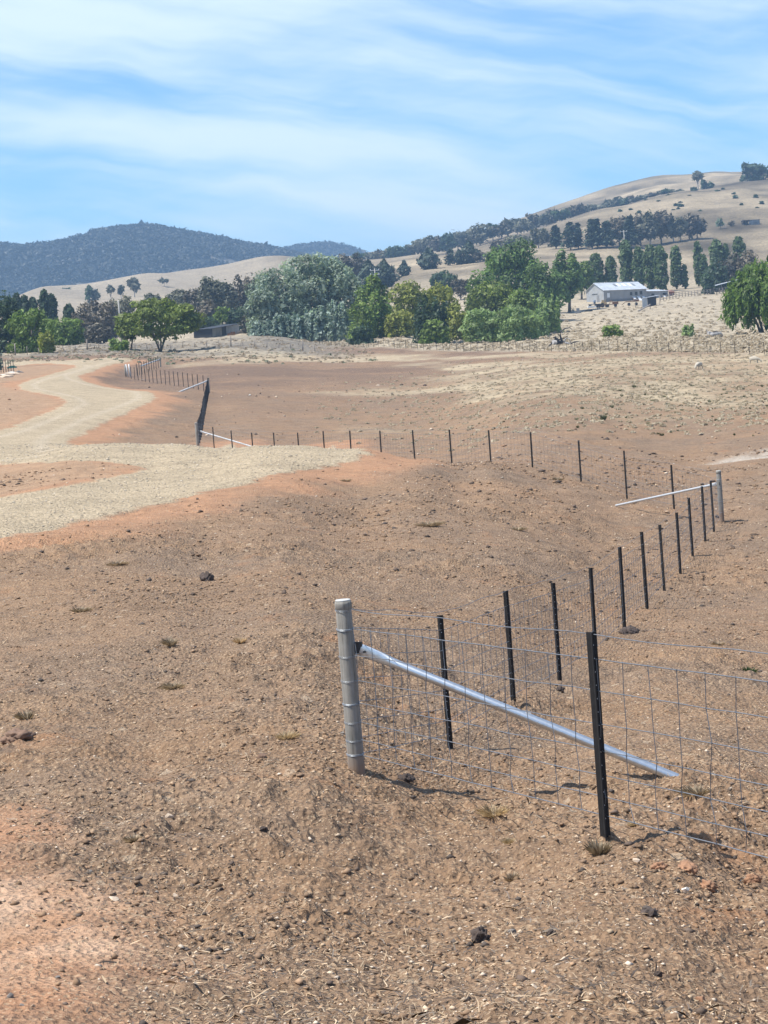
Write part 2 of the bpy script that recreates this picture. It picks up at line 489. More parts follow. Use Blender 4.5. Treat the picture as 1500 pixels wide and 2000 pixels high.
def quickmesh(name, V, Fs, k, smooth=False, cols=None, mats=None):
    """numpy faces of k corners each -> mesh"""
    me = bpy.data.meshes.new(name)
    V = np.ascontiguousarray(V, np.float32); Fs = np.ascontiguousarray(Fs, np.int32)
    me.vertices.add(len(V)); me.vertices.foreach_set('co', V.ravel())
    me.loops.add(Fs.size); me.loops.foreach_set('vertex_index', Fs.ravel())
    me.polygons.add(len(Fs)); me.polygons.foreach_set('loop_start', np.arange(0, Fs.size, k, dtype=np.int32))
    if smooth: me.polygons.foreach_set('use_smooth', np.ones(len(Fs), bool))
    if cols is not None:
        a = me.color_attributes.new('Col', 'FLOAT_COLOR', 'POINT')
        a.data.foreach_set('color', np.concatenate([cols, np.ones((len(cols), 1))], 1).astype(np.float32).ravel())
    me.update(); me.validate()
    return me


def link(name, me, mat=None, parent=None, loc=(0, 0, 0)):
    o = bpy.data.objects.new(name, me)
    COL.objects.link(o)
    if mat is not None:
        for m_ in (mat if isinstance(mat, (list, tuple)) else [mat]): me.materials.append(m_)
    if parent is not None: o.parent = parent
    o.location = loc
    return o


class MB:
    """collects boxes, tubes and sheets into one mesh"""
    def __init__(self):
        self.v = []; self.f = []; self.mi = []; self.sm = []

    def add(self, V, Fs, mi=0, smooth=False):
        b = len(self.v)
        self.v += [tuple(map(float, p)) for p in V]
        for f in Fs:
            self.f.append(tuple(b + i for i in f)); self.mi.append(mi); self.sm.append(smooth)

    def box(self, c, s, R=None, mi=0):
        V = np.array([[sx, sy, sz] for sx in (-.5, .5) for sy in (-.5, .5) for sz in (-.5, .5)]) * np.array(s)
        if R is not None: V = V @ np.array(R).T
        self.add(V + np.array(c), [(0, 1, 3, 2), (4, 6, 7, 5), (0, 4, 5, 1), (2, 3, 7, 6), (0, 2, 6, 4), (1, 5, 7, 3)], mi)

    def beam(self, a, b, w_, h_, mi=0):
        a = Vector(a); b = Vector(b); d = b - a
        q = d.to_track_quat('X', 'Z').to_matrix()
        self.box((a + b) / 2, (d.length, w_, h_), q, mi)

    def tube(self, pts_, rad, sides=6, mi=0, cap=True, smooth=True):
        pts_ = [Vector(p) for p in pts_]
        if not isinstance(rad, (list, tuple)): rad = [rad] * len(pts_)
        V = []
        for i, p in enumerate(pts_):
            d = (pts_[min(i + 1, len(pts_) - 1)] - pts_[max(i - 1, 0)]).normalized()
            up = Vector((0, 0, 1)) if abs(d.z) < 0.9 else Vector((1, 0, 0))
            x_ = d.cross(up).normalized(); y_ = x_.cross(d)
            for k in range(sides):
                a = 2 * math.pi * k / sides
                V.append(p + x_ * (math.cos(a) * rad[i]) + y_ * (math.sin(a) * rad[i]))
        Fs = []
        for i in range(len(pts_) - 1):
            for k in range(sides):
                a = i * sides + k; b = i * sides + (k + 1) % sides
                Fs.append((a, b, b + sides, a + sides))
        self.add(V, Fs, mi, smooth)
        if cap:
            n = len(self.v) - len(V)
            self.f.append(tuple(n + k for k in range(sides))[::-1]); self.mi.append(mi); self.sm.append(False)
            e = n + (len(pts_) - 1) * sides
            self.f.append(tuple(e + k for k in range(sides))); self.mi.append(mi); self.sm.append(False)

    def build(self, name, mats, parent=None, origin=(0, 0, 0)):
        me = bpy.data.meshes.new(name)
        o_ = np.array(origin, float)
        me.from_pydata([tuple(np.array(p) - o_) for p in self.v], [], self.f)
        me.polygons.foreach_set('material_index', self.mi)
        me.polygons.foreach_set('use_smooth', self.sm)
        me.update()
        return link(name, me, mats, parent)


def simple(name, col, rough=0.7, metal=0.0, var=0.12, scale=8.0, bump=0.0, coords='Object'):
    m = bpy.data.materials.new(name); m.use_nodes = True
    t = NT(m.node_tree)
    tc_ = t.n('ShaderNodeTexCoord')
    nz = t.noise(tc_.outputs[coords], scale, 5, 0.6)
    colr = t.ramp(nz.outputs[0], [(0.28, tuple(v * (1 - var * 1.6) for v in col)), (0.72, tuple(min(1, v * (1 + var * 1.6)) for v in col))])
    b = t.n('ShaderNodeBsdfPrincipled', ins={'Base Color': colr, 'Roughness': rough, 'Metallic': metal})
    if bump:
        bp = t.n('ShaderNodeBump', ins={'Strength': bump, 'Distance': 0.02, 'Height': nz.outputs[0]})
        t.t.links.new(bp.outputs[0], b.inputs['Normal'])
    t.n('ShaderNodeOutputMaterial', ins={0: b.outputs[0]})
    return m


# ------------------------------------------------------------------ ground material
def ground_material():
    m = bpy.data.materials.new('earth_and_gravel'); m.use_nodes = True
    t = NT(m.node_tree)
    geo = t.n('ShaderNodeNewGeometry')
    P = geo.outputs['Position']
    base = t.n('ShaderNodeAttribute', attribute_name='Col').outputs['Color']
    gr = t.n('ShaderNodeAttribute', attribute_name='road').outputs['Fac']
    grass = t.n('ShaderNodeAttribute', attribute_name='grass').outputs['Fac']
    keepf = t.maprange(t.n('ShaderNodeAttribute', attribute_name='bare').outputs['Fac'], 0, 1, 1, .22)
    n_big = t.noise(P, 1.1, 5, 0.6)
    n_mid = t.noise(P, 7.0, 5, 0.65)
    n_fin = t.noise(P, 38.0, 4, 0.7)
    v = t.math('ADD', t.math('MULTIPLY', n_big.outputs[0], 0.45), t.math('ADD', t.math('MULTIPLY', n_mid.outputs[0], 0.6), t.math('MULTIPLY', n_fin.outputs[0], 0.5)))
    mul = t.ramp(v, [(0.52, (0.55, 0.54, 0.54)), (0.78, (1.0, 1.0, 1.0)), (1.0, (1.42, 1.42, 1.40))])
    col = t.mix(1.0, base, mul, 'MULTIPLY')
    # chips: pale bits of straw, bark and stone; dark crumbs and painted specks of shade
    vo = t.n('ShaderNodeTexVoronoi', ins={'Vector': P, 'Scale': 24.0, 'Randomness': 1.0})
    vs = t.n('ShaderNodeSeparateColor', ins={0: vo.outputs['Color']})
    near_ = t.math('LESS_THAN', vo.outputs['Distance'], 0.36)
    pale = t.math('MULTIPLY', t.math('GREATER_THAN', vs.outputs[0], 0.76), near_)
    dark = t.math('MULTIPLY', t.math('LESS_THAN', vs.outputs[0], 0.16), near_)
    col = t.mix(t.math('MULTIPLY', pale, 0.55), col, (0.50, 0.36, 0.23))
    col = t.mix(t.math('MULTIPLY', dark, t.math('MULTIPLY', keepf, 0.55)), col, (0.085, 0.06, 0.045))
    vo3 = t.n('ShaderNodeTexVoronoi', ins={'Vector': P, 'Scale': 52.0, 'Randomness': 1.0})
    vs3 = t.n('ShaderNodeSeparateColor', ins={0: vo3.outputs['Color']})
    nr3 = t.math('LESS_THAN', vo3.outputs['Distance'], 0.40)
    col = t.mix(t.math('MULTIPLY', t.math('MULTIPLY', t.math('GREATER_THAN', vs3.outputs[0], 0.74), nr3), 0.6), col, (0.50, 0.375, 0.245))
    col = t.mix(t.math('MULTIPLY', t.math('MULTIPLY', t.math('LESS_THAN', vs3.outputs[0], 0.24), nr3), t.math('MULTIPLY', keepf, 0.55)), col, (0.10, 0.075, 0.06))
    vo2 = t.n('ShaderNodeTexVoronoi', ins={'Vector': P, 'Scale': 5.0, 'Randomness': 1.0})
    vs2 = t.n('ShaderNodeSeparateColor', ins={0: vo2.outputs['Color']})
    n2_ = t.math('LESS_THAN', t.math('ADD', vo2.outputs['Distance'], t.math('MULTIPLY', n_fin.outputs[0], 0.3)), 0.38)
    col = t.mix(t.math('MULTIPLY', t.math('MULTIPLY', t.math('LESS_THAN', vs2.outputs[0], 0.13), n2_), t.math('MULTIPLY', keepf, 0.5)), col, (0.095, 0.07, 0.055))
    col = t.mix(t.math('MULTIPLY', t.math('MULTIPLY', t.math('GREATER_THAN', vs2.outputs[0], 0.9), n2_), 0.5), col, (0.48, 0.38, 0.27))
    nd_ = t.noise(P, 1.7, 8, 0.72)
    col = t.mix(t.math('MULTIPLY', t.maprange(nd_.outputs[0], 0.575, 0.68, 0.0, 0.5), keepf), col, (0.115, 0.092, 0.075))
    nd2 = t.noise(P, 0.8, 6, 0.7, 0.4)
    col = t.mix(t.maprange(nd2.outputs[0], 0.58, 0.70, 0.0, 0.55), col, (0.36, 0.19, 0.10))
    # road gravel
    vg = t.n('ShaderNodeTexVoronoi', ins={'Vector': P, 'Scale': 17.0, 'Randomness': 1.0})
    gsep = t.n('ShaderNodeSeparateColor', ins={0: vg.outputs['Color']})
    gcol = t.ramp(gsep.outputs[0], [(0.0, (0.50, 0.49, 0.48)), (0.25, (0.88, 0.87, 0.86)), (0.7, (1.03, 1.02, 1.0)), (1.0, (1.3, 1.3, 1.28))])
    gfull = t.mix(1.0, t.mix(1.0, base, gcol, 'MULTIPLY'), t.ramp(n_big.outputs[0], [(0.3, (0.9,) * 3), (0.7, (1.1,) * 3)]), 'MULTIPLY')
    col = t.mix(gr, col, gfull)
    # dry grass: softer clumpy mottling
    gn = t.noise(P, 0.9, 6, 0.72)
    gn2 = t.noise(P, 0.12, 4, 0.6)
    gmul = t.ramp(t.math('ADD', t.math('MULTIPLY', gn.outputs[0], 0.8), t.math('MULTIPLY', gn2.outputs[0], 0.2)), [(0.38, (0.50, 0.50, 0.50)), (0.5, (0.98, 0.98, 0.98)), (0.62, (1.35, 1.34, 1.28))])
    col = t.mix(grass, col, t.mix(1.0, base, gmul, 'MULTIPLY'))
    hgt = t.math('ADD', t.math('MULTIPLY', n_fin.outputs[0], 0.6), t.math('MULTIPLY', vo.outputs['Distance'], 0.7))
    hgt = t.math('ADD', hgt, t.math('MULTIPLY', t.math('MULTIPLY', vg.outputs['Distance'], gr), -1.2))
    bp = t.n('ShaderNodeBump', ins={'Strength': 1.0, 'Distance': 0.045, 'Height': hgt})
    b = t.n('ShaderNodeBsdfPrincipled', ins={'Base Color': col, 'Roughness': 0.95, 'Normal': bp.outputs[0]})
    b.inputs['Specular IOR Level'].default_value = 0.15
    t.n('ShaderNodeOutputMaterial', ins={0: b.outputs[0]})
    return m


M_ground = ground_material()
VG = np.stack([gx, gy, gz], 1)
ii, jj = np.meshgrid(np.arange(NR - 1), np.arange(NC - 1), indexing='ij')
q0 = (ii * NC + jj).ravel()
faces = np.stack([q0, q0 + 1, q0 + NC + 1, q0 + NC], 1)[:, ::-1]
froad = road[faces].mean(1) > 0.5
frow = rr[faces].mean(1)
grassm = np.clip(np.maximum(pad, straw * 0.7), 0, 1)


def sheet(name, sel):
    fs = faces[sel]
    used, inv = np.unique(fs, return_inverse=True)
    me = quickmesh(name, VG[used], inv.reshape(-1, 4), 4, True, c[used])
    for nm, arr in (('road', road), ('grass', grassm), ('bare', np.clip(np.maximum(np.maximum(om, org), isl * .8), 0, 1))):
        a = me.attributes.new(nm, 'FLOAT', 'POINT'); a.data.foreach_set('value', arr[used].astype(np.float32))
    o = link(name, me, M_ground)
    tag(o, kind='structure')
    return o


sheet('ground', (~froad) & (frow < 640))
sheet('road', froad)
sheet('hillside', (~froad) & (frow >= 640))
# a closed floor right under the camera
m0 = MB(); k0 = [tuple(VG[j]) for j in range(NC)]
m0.add(k0 + [(0, 0, float(np.mean(gz[:NC])))], [(j, NC, (j + 1) % NC)[::-1] for j in range(NC)])
g0 = m0.build('bare_ground', simple('bare_earth', (0.22, 0.13, 0.08), 0.95)); tag(g0, kind='structure')

# ------------------------------------------------------------------ fences
M_post = simple('weathered_grey_post', (0.255, 0.245, 0.22), 0.8, 0.0, 0.10, 14, 0.25)
def post_material():
    m = bpy.data.materials.new('weathered_post'); m.use_nodes = True; t = NT(m.node_tree)
    tc_ = t.n('ShaderNodeTexCoord'); mp = t.n('ShaderNodeMapping', ins={'Vector': tc_.outputs['Object'], 'Scale': (38, 38, 2.2)})
    g = t.noise(mp.outputs[0], 1.0, 6, .65); b2 = t.noise(tc_.outputs['Object'], 5, 5, .6)
    cc = t.ramp(g.outputs[0], [(.30, (.10, .092, .08)), (.42, (.225, .212, .188)), (.7, (.32, .305, .275))])
    cc = t.mix(1.0, cc, t.ramp(b2.outputs[0], [(.3, (.78, .78, .76)), (.7, (1.15, 1.13, 1.1))]), 'MULTIPLY')
    sp = t.n('ShaderNodeSeparateXYZ', ins={0: tc_.outputs['Object']})
    mud = t.maprange(t.math('ADD', sp.outputs[2], t.math('MULTIPLY', b2.outputs[0], -.3)), -.13, .06, .75, 0)
    cc = t.mix(mud, cc, (.24, .15, .095))
    bp = t.n('ShaderNodeBump', ins={'Strength': .5, 'Distance': .006, 'Height': g.outputs[0]})
    b = t.n('ShaderNodeBsdfPrincipled', ins={'Base Color': cc, 'Roughness': .85, 'Normal': bp.outputs[0]}); t.n('ShaderNodeOutputMaterial', ins={0: b.outputs[0]})
    return m


M_post = post_material()
M_cap = simple('pale_post_top', (0.50, 0.50, 0.47), 0.7, 0.0, 0.12, 20)
M_steel = simple('black_picket_steel', (0.011, 0.010, 0.010), 0.8, 0.0, 0.3, 20)
M_pale = simple('hole_daylight', (0.55, 0.55, 0.55), 0.4)
M_galv = simple('galvanised_pipe', (0.55, 0.58, 0.60), 0.33, 0.85, 0.07, 25)
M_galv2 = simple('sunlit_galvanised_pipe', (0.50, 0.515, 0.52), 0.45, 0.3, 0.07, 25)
M_bracket = simple('dark_bracket', (0.05, 0.05, 0.05), 0.5, 0.5)
M_wire = simple('fence_wire', (0.17, 0.18, 0.195), 0.5, 0.35)
M_wire2 = simple('tie_wire', (0.50, 0.54, 0.58), 0.4, 0.7)
M_oldwood = simple('old_timber', (0.22, 0.19, 0.165), 0.85, 0.0, 0.2, 6)
UPV = np.array([-0.018, 0.0, 1.0])          # the whole fence leans a touch


def picket(parent, p, h, detail=False, lean=(0, 0), turn=0.0, name='star_picket', wd=0.030):
    m = MB()
    top = np.array([lean[0], lean[1], 1.0]) * h
    prof = []
    t_ = 0.0035
    for k in range(3):
        a = turn + k * 2 * math.pi / 3
        d = np.array([math.cos(a), math.sin(a)]); n = np.array([-d[1], d[0]])
        for q in (d * 0.006 - n * t_, d * wd - n * t_, d * wd + n * t_, d * 0.006 + n * t_):
            prof.append(q)
    V = []
    for s_, z_ in ((0, -0.15), (1, 1)):
        for q in prof: V.append(p + np.array([q[0], q[1], 0]) + top * (z_ if s_ else -0.15 / h))
    n = len(prof)
    m.add(V, [(k, (k + 1) % n, n + (k + 1) % n, n + k) for k in range(n)] + [tuple(range(n, 2 * n))])
    o = m.build(name, [M_steel], parent, parent.location)
    if detail:                                # pale discs paint the daylight seen through wire holes along the flange
        for j in range(14):
            zf = 0.10 + 0.84 * j / 13
            c_ = p + top * zf + np.array([0.004, -0.0072 - wd * 0.55, 0])
            hm = MB()
            hm.tube([c_, c_ + np.array([0, -0.002, 0])], 0.0042, 6)
            hm.build('picket_hole', [M_pale], o, parent.location)
    return o


def strainer(parent, p, h, rad, lean=(0, 0), ties=(), name='strainer_post', sides=24):
    m = MB()
    t_ = np.array([lean[0], lean[1], 1.0])
    zs = [-0.2, 0.0, 0.3 * h, 0.6 * h, 0.93 * h, 0.935 * h, 0.95 * h, 0.955 * h, 0.985 * h, h]
    rs = [1.03, 1.02, 1.0, 0.985, 0.97, 0.94, 0.94, 1.03, 1.04, 0.98]
    m.tube([p + t_ * z for z in zs], [rad * r for r in rs], sides)
    o = m.build(name, [M_post], parent, parent.location)
    cm = MB(); cm.tube([p + t_ * (h + 0.001), p + t_ * (h + 0.012)], [rad * 0.95, rad * 0.9], sides)
    cm.build('post_cap', [M_cap], o, parent.location)
    for z in ties:
        tm = MB()
        for dz in (-0.004, 0.004):
            ring = [p + t_ * (z + dz + 0.006 * math.sin(a)) + np.array([math.cos(a), math.sin(a), 0]) * (rad * 1.0 + 0.003) for a in np.linspace(0, 2 * math.pi, 25)]
            tm.tube(ring, 0.0024 if round(z, 3) in (.142, .526, 1.09) else 0.0011, 4, cap=False)
        tm.build('wire_tie', [M_wire2], o, parent.location)
    return o


def brace(parent, a, b, rad, sides=14, mat=None):
    """pipe stay from a bracket on the post down to the ground, flattened at its upper end"""
    a = np.array(a, float); b = np.array(b, float)
    d = (b - a) / np.linalg.norm(b - a); L = np.linalg.norm(b - a)
    dv = Vector(d); up = Vector((0, 0, 1)); sx = dv.cross(up).normalized(); sy = sx.cross(dv)
    stops = [(0.04, .22, 1.35), (0.12, .22, 1.38), (0.20, .25, 1.32), (0.30, .8, 1.08), (0.36, 1, 1), (L * .5, 1, 1), (L - 0.02, 1, 1), (L, .98, .98), (L - .004, .85, .85), (L - .15, .85, .85)]
    V = []
    for s_, fx_, fy_ in stops:
        for k in range(sides):
            an = 2 * math.pi * k / sides
            V.append(a + d * s_ + np.array(sx) * math.cos(an) * rad * fx_ + np.array(sy) * math.sin(an) * rad * fy_)
    Fs = []
    for i in range(len(stops) - 1):
        for k in range(sides):
            u, w_ = i * sides + k, i * sides + (k + 1) % sides
            Fs.append((u, w_, w_ + sides, u + sides))
    m = MB(); m.add(V, Fs, 0, True); m.add(V[:sides], [tuple(range(sides))])
    o = m.build('brace_rail', [mat or M_galv], parent, parent.location)
    bm_ = MB(); q = dv.to_track_quat('X', 'Z').to_matrix()
    hd = np.array([d[0], d[1], 0]) / math.hypot(d[0], d[1])
    bm_.beam(a - hd * 0.06 + np.array([0, 0, 0.0]), a + hd * 0.055, 0.012, rad * 2.6)
    bm_.tube([a + d * 0.08 - np.array(sx) * 0.03, a + d * 0.08 + np.array(sx) * 0.03], 0.009, 8)
    bm_.build('brace_bracket', [M_bracket], o, parent.location)
    return o


LINES = (0.13, 0.25, 0.385, 0.53, 0.70, 0.89, 1.09)


def netting(parent, P, stay=0.3, rad=0.0016, top=1.235, seed=0, lines=LINES, name='wire_netting', curl=0.0):
    """line wires and upright stays strung along a row of ground points"""
    m = MB(); rg = np.random.default_rng(seed)
    P = np.array(P, float)
    L = np.concatenate([[0], np.cumsum(np.linalg.norm(np.diff(P[:, :2], axis=0), axis=1))])
    ip = lambda s_: np.array([np.interp(s_, L, P[:, k]) for k in range(3)])
    if stay:
        ns = int(L[-1] / stay); ss = np.linspace(0.02, L[-1] - 0.02, ns + 1)
    else:
        ss = L
    off = {h: np.cumsum(rg.normal(0, 0.004, len(ss))) * 0.6 for h in lines}
    off = {h: v - np.linspace(v[0], v[-1], len(v)) for h, v in off.items()}
    for h in list(lines) + ([top] if top else []):
        pl = [ip(s_) + np.array([0, 0, h]) + (UPV - np.array([0, 0, 1])) * h + np.array([rg.normal(0, .004), rg.normal(0, .004), off[h][k] if h in off else -0.008 * math.sin(k)]) for k, s_ in enumerate(ss)]
        m.tube(pl, rad * (1.15 if h in (lines[0], lines[-1]) else 1), 4, cap=False, smooth=False)
    if stay:
        for k, s_ in enumerate(ss):
            sw = rg.normal(0, .012, len(lines) + 1)
            t_ = P[min(len(P) - 1, int(np.searchsorted(L, s_)))] - P[max(0, int(np.searchsorted(L, s_)) - 1)]
            t_ = t_ / (np.linalg.norm(t_) + 1e-9)
            pl = [ip(s_ + 0) + (UPV * h) + t_ * sw[i] + np.array([0, 0, off[h][k]]) for i, h in enumerate(lines)]
            m.tube(pl, rad * 0.9, 3, cap=False, smooth=False)
            if rad > 0.0022 and L[-1] < 45:
                for q in pl: m.box(q, (.009, .009, .009))
    return m.build(name, [M_wire], parent, parent.location)


def span(a, b, n):
    return [np.array(a) + (np.array(b) - np.array(a)) * i / n for i in range(n + 1)]


def gz_(p):
    q = np.array(p, float); q[2] = ground(q[0], q[1])[0]; return q


GF = 'new fences of black pickets and grey posts'
# --- run from the near grey post off to the right
PA = gz_(at(697, 1508, 15.9))
PB = gz_(at(1183, 1637, 12.7))
dirA = (PB - PA)[:2]
PC = gz_(np.array([*(PA[:2] + dirA * 2.02), 0])); PD = gz_(np.array([*(PA[:2] + dirA * 3.05), 0]))
fa = empty('farm_fence', PA, 'nearest fence run with tall grey end post and long galvanised pipe brace', 'fence', GF)
strainer(fa, PA, 1.30, 0.062, (-0.024, 0), (0.142, 0.248, .385, .526, .70, .885, 1.09, 1.235))
picket(fa, PB, 1.255, True, (-0.020, 0), 0.5, wd=0.034)
picket(fa, PC, 1.25, False, (-0.02, 0), 0.5); picket(fa, PD, 1.25, False, (-0.02, 0), 0.5)
foot = gz_(at(1354, 1549, 15.0)); foot[2] += 0.02
brace(fa, PA + np.array([0.045, -0.01, 0.945]), foot, 0.034)
netting(fa, [PA + np.array([0.05, -0.03, 0]), PB + np.array([0, .03, 0]), PC, PD], 0.29, 0.0031, seed=1)
m = MB(); c_ = PA + np.array([0.045, -0.01, 0.945]); c_ = c_ + (foot - c_) * 0.525 + np.array([0, -.01, 0.032]); m.box(c_, (.035, .008, .026), Matrix.Rotation(.5, 3, 'Y')); m.build('plastic_tag', [simple('white_tag', (0.75, 0.75, 0.72), 0.6)], fa, PA)
# --- run from the near post up to the post on the right
PR = gz_(at(1410, 1018, 54.0))
fb = empty('farm_fence', gz_((PA + PR) / 2), 'fence run of black pickets from the nearest grey post to the right corner post', 'fence', GF)
pts_b = [gz_(p) for p in span(PA, PR, 12)]
for k in range(1, 12):
    px_ = (870, 995, 1085, 1157, 1213, 1258, 1293, 1325, 1350, 1375, 1392)[k - 1] + (9, 9, 8, 7, 7, 6, 5, 4, 3, 3, 3)[k - 1]
    pts_b[k] = gz_(np.array(gat(px_, pts_b[k][1])))
    picket(fb, pts_b[k], 1.22 + 0.06 * random.uniform(-.6, 1), k < 4, (-0.018 + random.uniform(-.008, .008), random.uniform(-.01, .01)), random.uniform(.2, .9))
strainer(fb, PR, 1.30, 0.064, (-0.024, 0), (.25, .53, .89, 1.09), sides=14)
bf = gpt(1203, 991); bf[2] += 0.03
brace(fb, PR + np.array([-0.06, -0.02, 0.98]), bf, 0.032, 10, M_galv2)
netting(fb, [PA + np.array([.03, .05, 0])] + pts_b[1:12] + [PR], 0.3, 0.0027, seed=2)
# --- run behind the knoll
PL = gz_(at(387, 875, 109.0))
fc = empty('farm_fence', gz_((PR + PL) / 2), 'fence run of widely spaced black pickets behind the knoll between the two corner posts', 'fence', GF)
pts_c = [gz_(p) for p in span(PR, PL, 16)]
xs_c = (1314, 1222, 1132, 1037, 956, 880, 808, 743, 684, 632, 582, 535, 492, 452, 416)
tops_c = (908, 880, 860, 844, 840, 839, 840, 841, 841, 842, 845, 845, 845, 841, 834)
for k in range(1, 16):
    pts_c[k] = gz_(np.array(gat(xs_c[k - 1] + 3, pts_c[k][1])))
    ztop = at(xs_c[k - 1], tops_c[k - 1], pts_c[k][1])[2]
    picket(fc, pts_c[k], max(1.0, min(1.5, ztop - pts_c[k][2])), False, (-0.018 + random.uniform(-.01, .01), 0), random.uniform(.2, .9))
strainer(fc, PL, max(1.2, min(1.55, at(381, 826, 109)[2] - PL[2])), 0.085, (-0.02, 0), (), sides=12)
bf2 = gz_(at(495, 874, 106.0)); bf2[2] = at(495, 873, 106.0)[2]
brace(fc, at(390, 842, 108.9), bf2, 0.036, 8, M_galv2)
netting(fc, [PR] + pts_c[1:16] + [PL], 0.3, 0.0030, seed=3)
# --- run receding from the left corner post
P3 = gz_(at(409, 769, 182.0))
fd = empty('farm_fence', gz_((PL + P3) / 2), 'steeply receding fence run whose pickets crowd together beyond the left corner post', 'fence', GF)
pts_d = [gz_(p) for p in span(PL, P3, 23)]
for k in range(1, 23): picket(fd, pts_d[k], 1.28 + random.uniform(-.04, .04), False, (-0.02, 0), random.uniform(0, 1), wd=.036)
strainer(fd, P3, 1.3, 0.08, (-0.02, 0), (), sides=10)
netting(fd, pts_d, 0.3, 0.0022, seed=4)
# --- row going left from the far corner
P4 = gz_(at(250, 737, 235.0))
fe = empty('farm_fence', gz_((P3 + P4) / 2), 'far row of thin pickets ending at two leaning pale posts by the road bend', 'fence', GF)
pts_e = [gz_(p) for p in span(P3, P4, 19)]
for k in range(1, 19):
    picket(fe, pts_e[k], 1.36 + random.uniform(-.05, .05), False, (-0.02 + random.uniform(-.02, .02), 0), random.uniform(0, 1), wd=.034)
brace(fe, P3 + np.array([-.05, 0, 1.05]), at(344, 768, 181.0), 0.065, 8, M_galv2)
M_palepost = simple('pale_post', (0.55, 0.55, 0.54), 0.6, 0.2)
for dx, ln in ((0, -.10), (.28, -.08)):
    mm = MB(); b_ = P4 + np.array([dx, 0, -.1]); mm.tube([b_, b_ + np.array([ln * 1.4, 0, 1.5])], 0.075, 10); mm.build('end_post', [M_palepost], fe, fe.location)
mm = MB(); b_ = P4 + np.array([-.22, 0, -.1]); mm.tube([b_, b_ + np.array([-.06, 0, 1.45])], 0.08, 10); mm.build('end_post', [M_post], fe, fe.location)
netting(fe, pts_e, 0, 0.0022, seed=5)
# --- last short row behind
P5 = gz_(at(314, 719, 256.0))
ff = empty('farm_fence', gz_((P4 + P5) / 2), 'short farthest picket row with a pale brace just beyond the road bend', 'fence', GF)
pts_f = [gz_(p) for p in span(P4 + np.array([.8, 2, 0]), P5, 10)]
for k in range(0, 10): picket(ff, pts_f[k], 1.4, False, (-0.02, 0), random.uniform(0, 1), wd=.034)
strainer(ff, P5, 1.25, 0.09, (-0.02, 0), (), sides=10)
brace(ff, P5 + np.array([-.05, 0, .95]), at(275, 715, 252.0), 0.08, 8, M_galv2)
netting(ff, pts_f, 0, 0.0022, seed=6)
# --- left edge
PE0 = gz_(at(-70, 729, 236)); PE1 = gz_(at(27, 724, 226))
fg = empty('farm_fence', gz_((PE0 + PE1) / 2), 'grey picket fence standing by the rubble at the left edge of the view', 'fence', GF)
pts_g = [gz_(p) for p in span(PE0, PE1, 20)]
for k in range(21): picket(fg, pts_g[k], 1.3, False, (-0.02, 0), random.uniform(0, 1), wd=.036)
netting(fg, pts_g, 0, 0.0022, seed=7)
# --- long fence across the paddock
H0 = gz_(at(1620, 695, 186)); H1 = gz_(at(1290, 688, 224)); H2 = gz_(at(1000, 686, 283)); H3 = gz_(at(820, 683, 325)); H4 = gz_(at(624, 671, 390))
hp = [H0, H1, H2, H3, H4]; hl = np.concatenate([[0], np.cumsum([np.linalg.norm((hp[i + 1] - hp[i])[:2]) for i in range(4)])])
fh = empty('paddock_fence', gz_(H1), 'long straight picket fence in front of the pale tussock paddock', 'fence', 'older paddock fences')
pts_h = []
for s_ in np.arange(0, hl[-1], 3.35): pts_h.append(gz_(np.array([np.interp(s_, hl, [p[k] for p in hp]) for k in range(3)])))
for p in pts_h: picket(fh, p, 1.25 + random.uniform(-.12, .08), False, (-0.02 + random.uniform(-.02, .02), 0), random.uniform(0, 1), wd=.028)
netting(fh, pts_h, 0, 0.0025, top=None, seed=8, lines=(.2, .45, .7, .95))
# --- netted return at its far end
H5 = gz_(at(690, 660, 420))
fi = empty('paddock_fence', gz_(H4), 'close set blue grey posts of the paddock fence corner in front of the silver trees', 'fence', 'older paddock fences')
pts_i = [gz_(p) for p in span(H4, H5, 12)]
for p in pts_i: picket(fi, p, 1.6, False, (-0.02, 0), random.uniform(0, 1), wd=.042, name='post')
netting(fi, pts_i, 0, 0.003, top=None, seed=9, lines=(.3, .6, .9, 1.2, 1.45))
# --- old wooden post fence across the left flat
fj = empty('paddock_fence', gz_(at(300, 694, 300)), 'old wire fence of uneven weathered wooden posts across the grey flat at left', 'fence', 'older paddock fences')
pts_j = []
for k, px_ in enumerate(np.linspace(30, 615, 26)):
    p = gat(px_, 292 + 26 * math.sin(px_ / 170) + px_ * .09); pts_j.append(p)
    mm = MB(); h_ = random.uniform(.85, 1.3) if k % 6 else 1.7
    mm.tube([p - np.array([0, 0, .1]), p + np.array([random.uniform(-.1, .05), 0, h_])], .055 if k % 6 else .1, 6)
    mm.build('wooden_post', [M_oldwood], fj, fj.location)
netting(fj, pts_j, 0, 0.003, top=None, seed=10, lines=(.3, .6, .9))

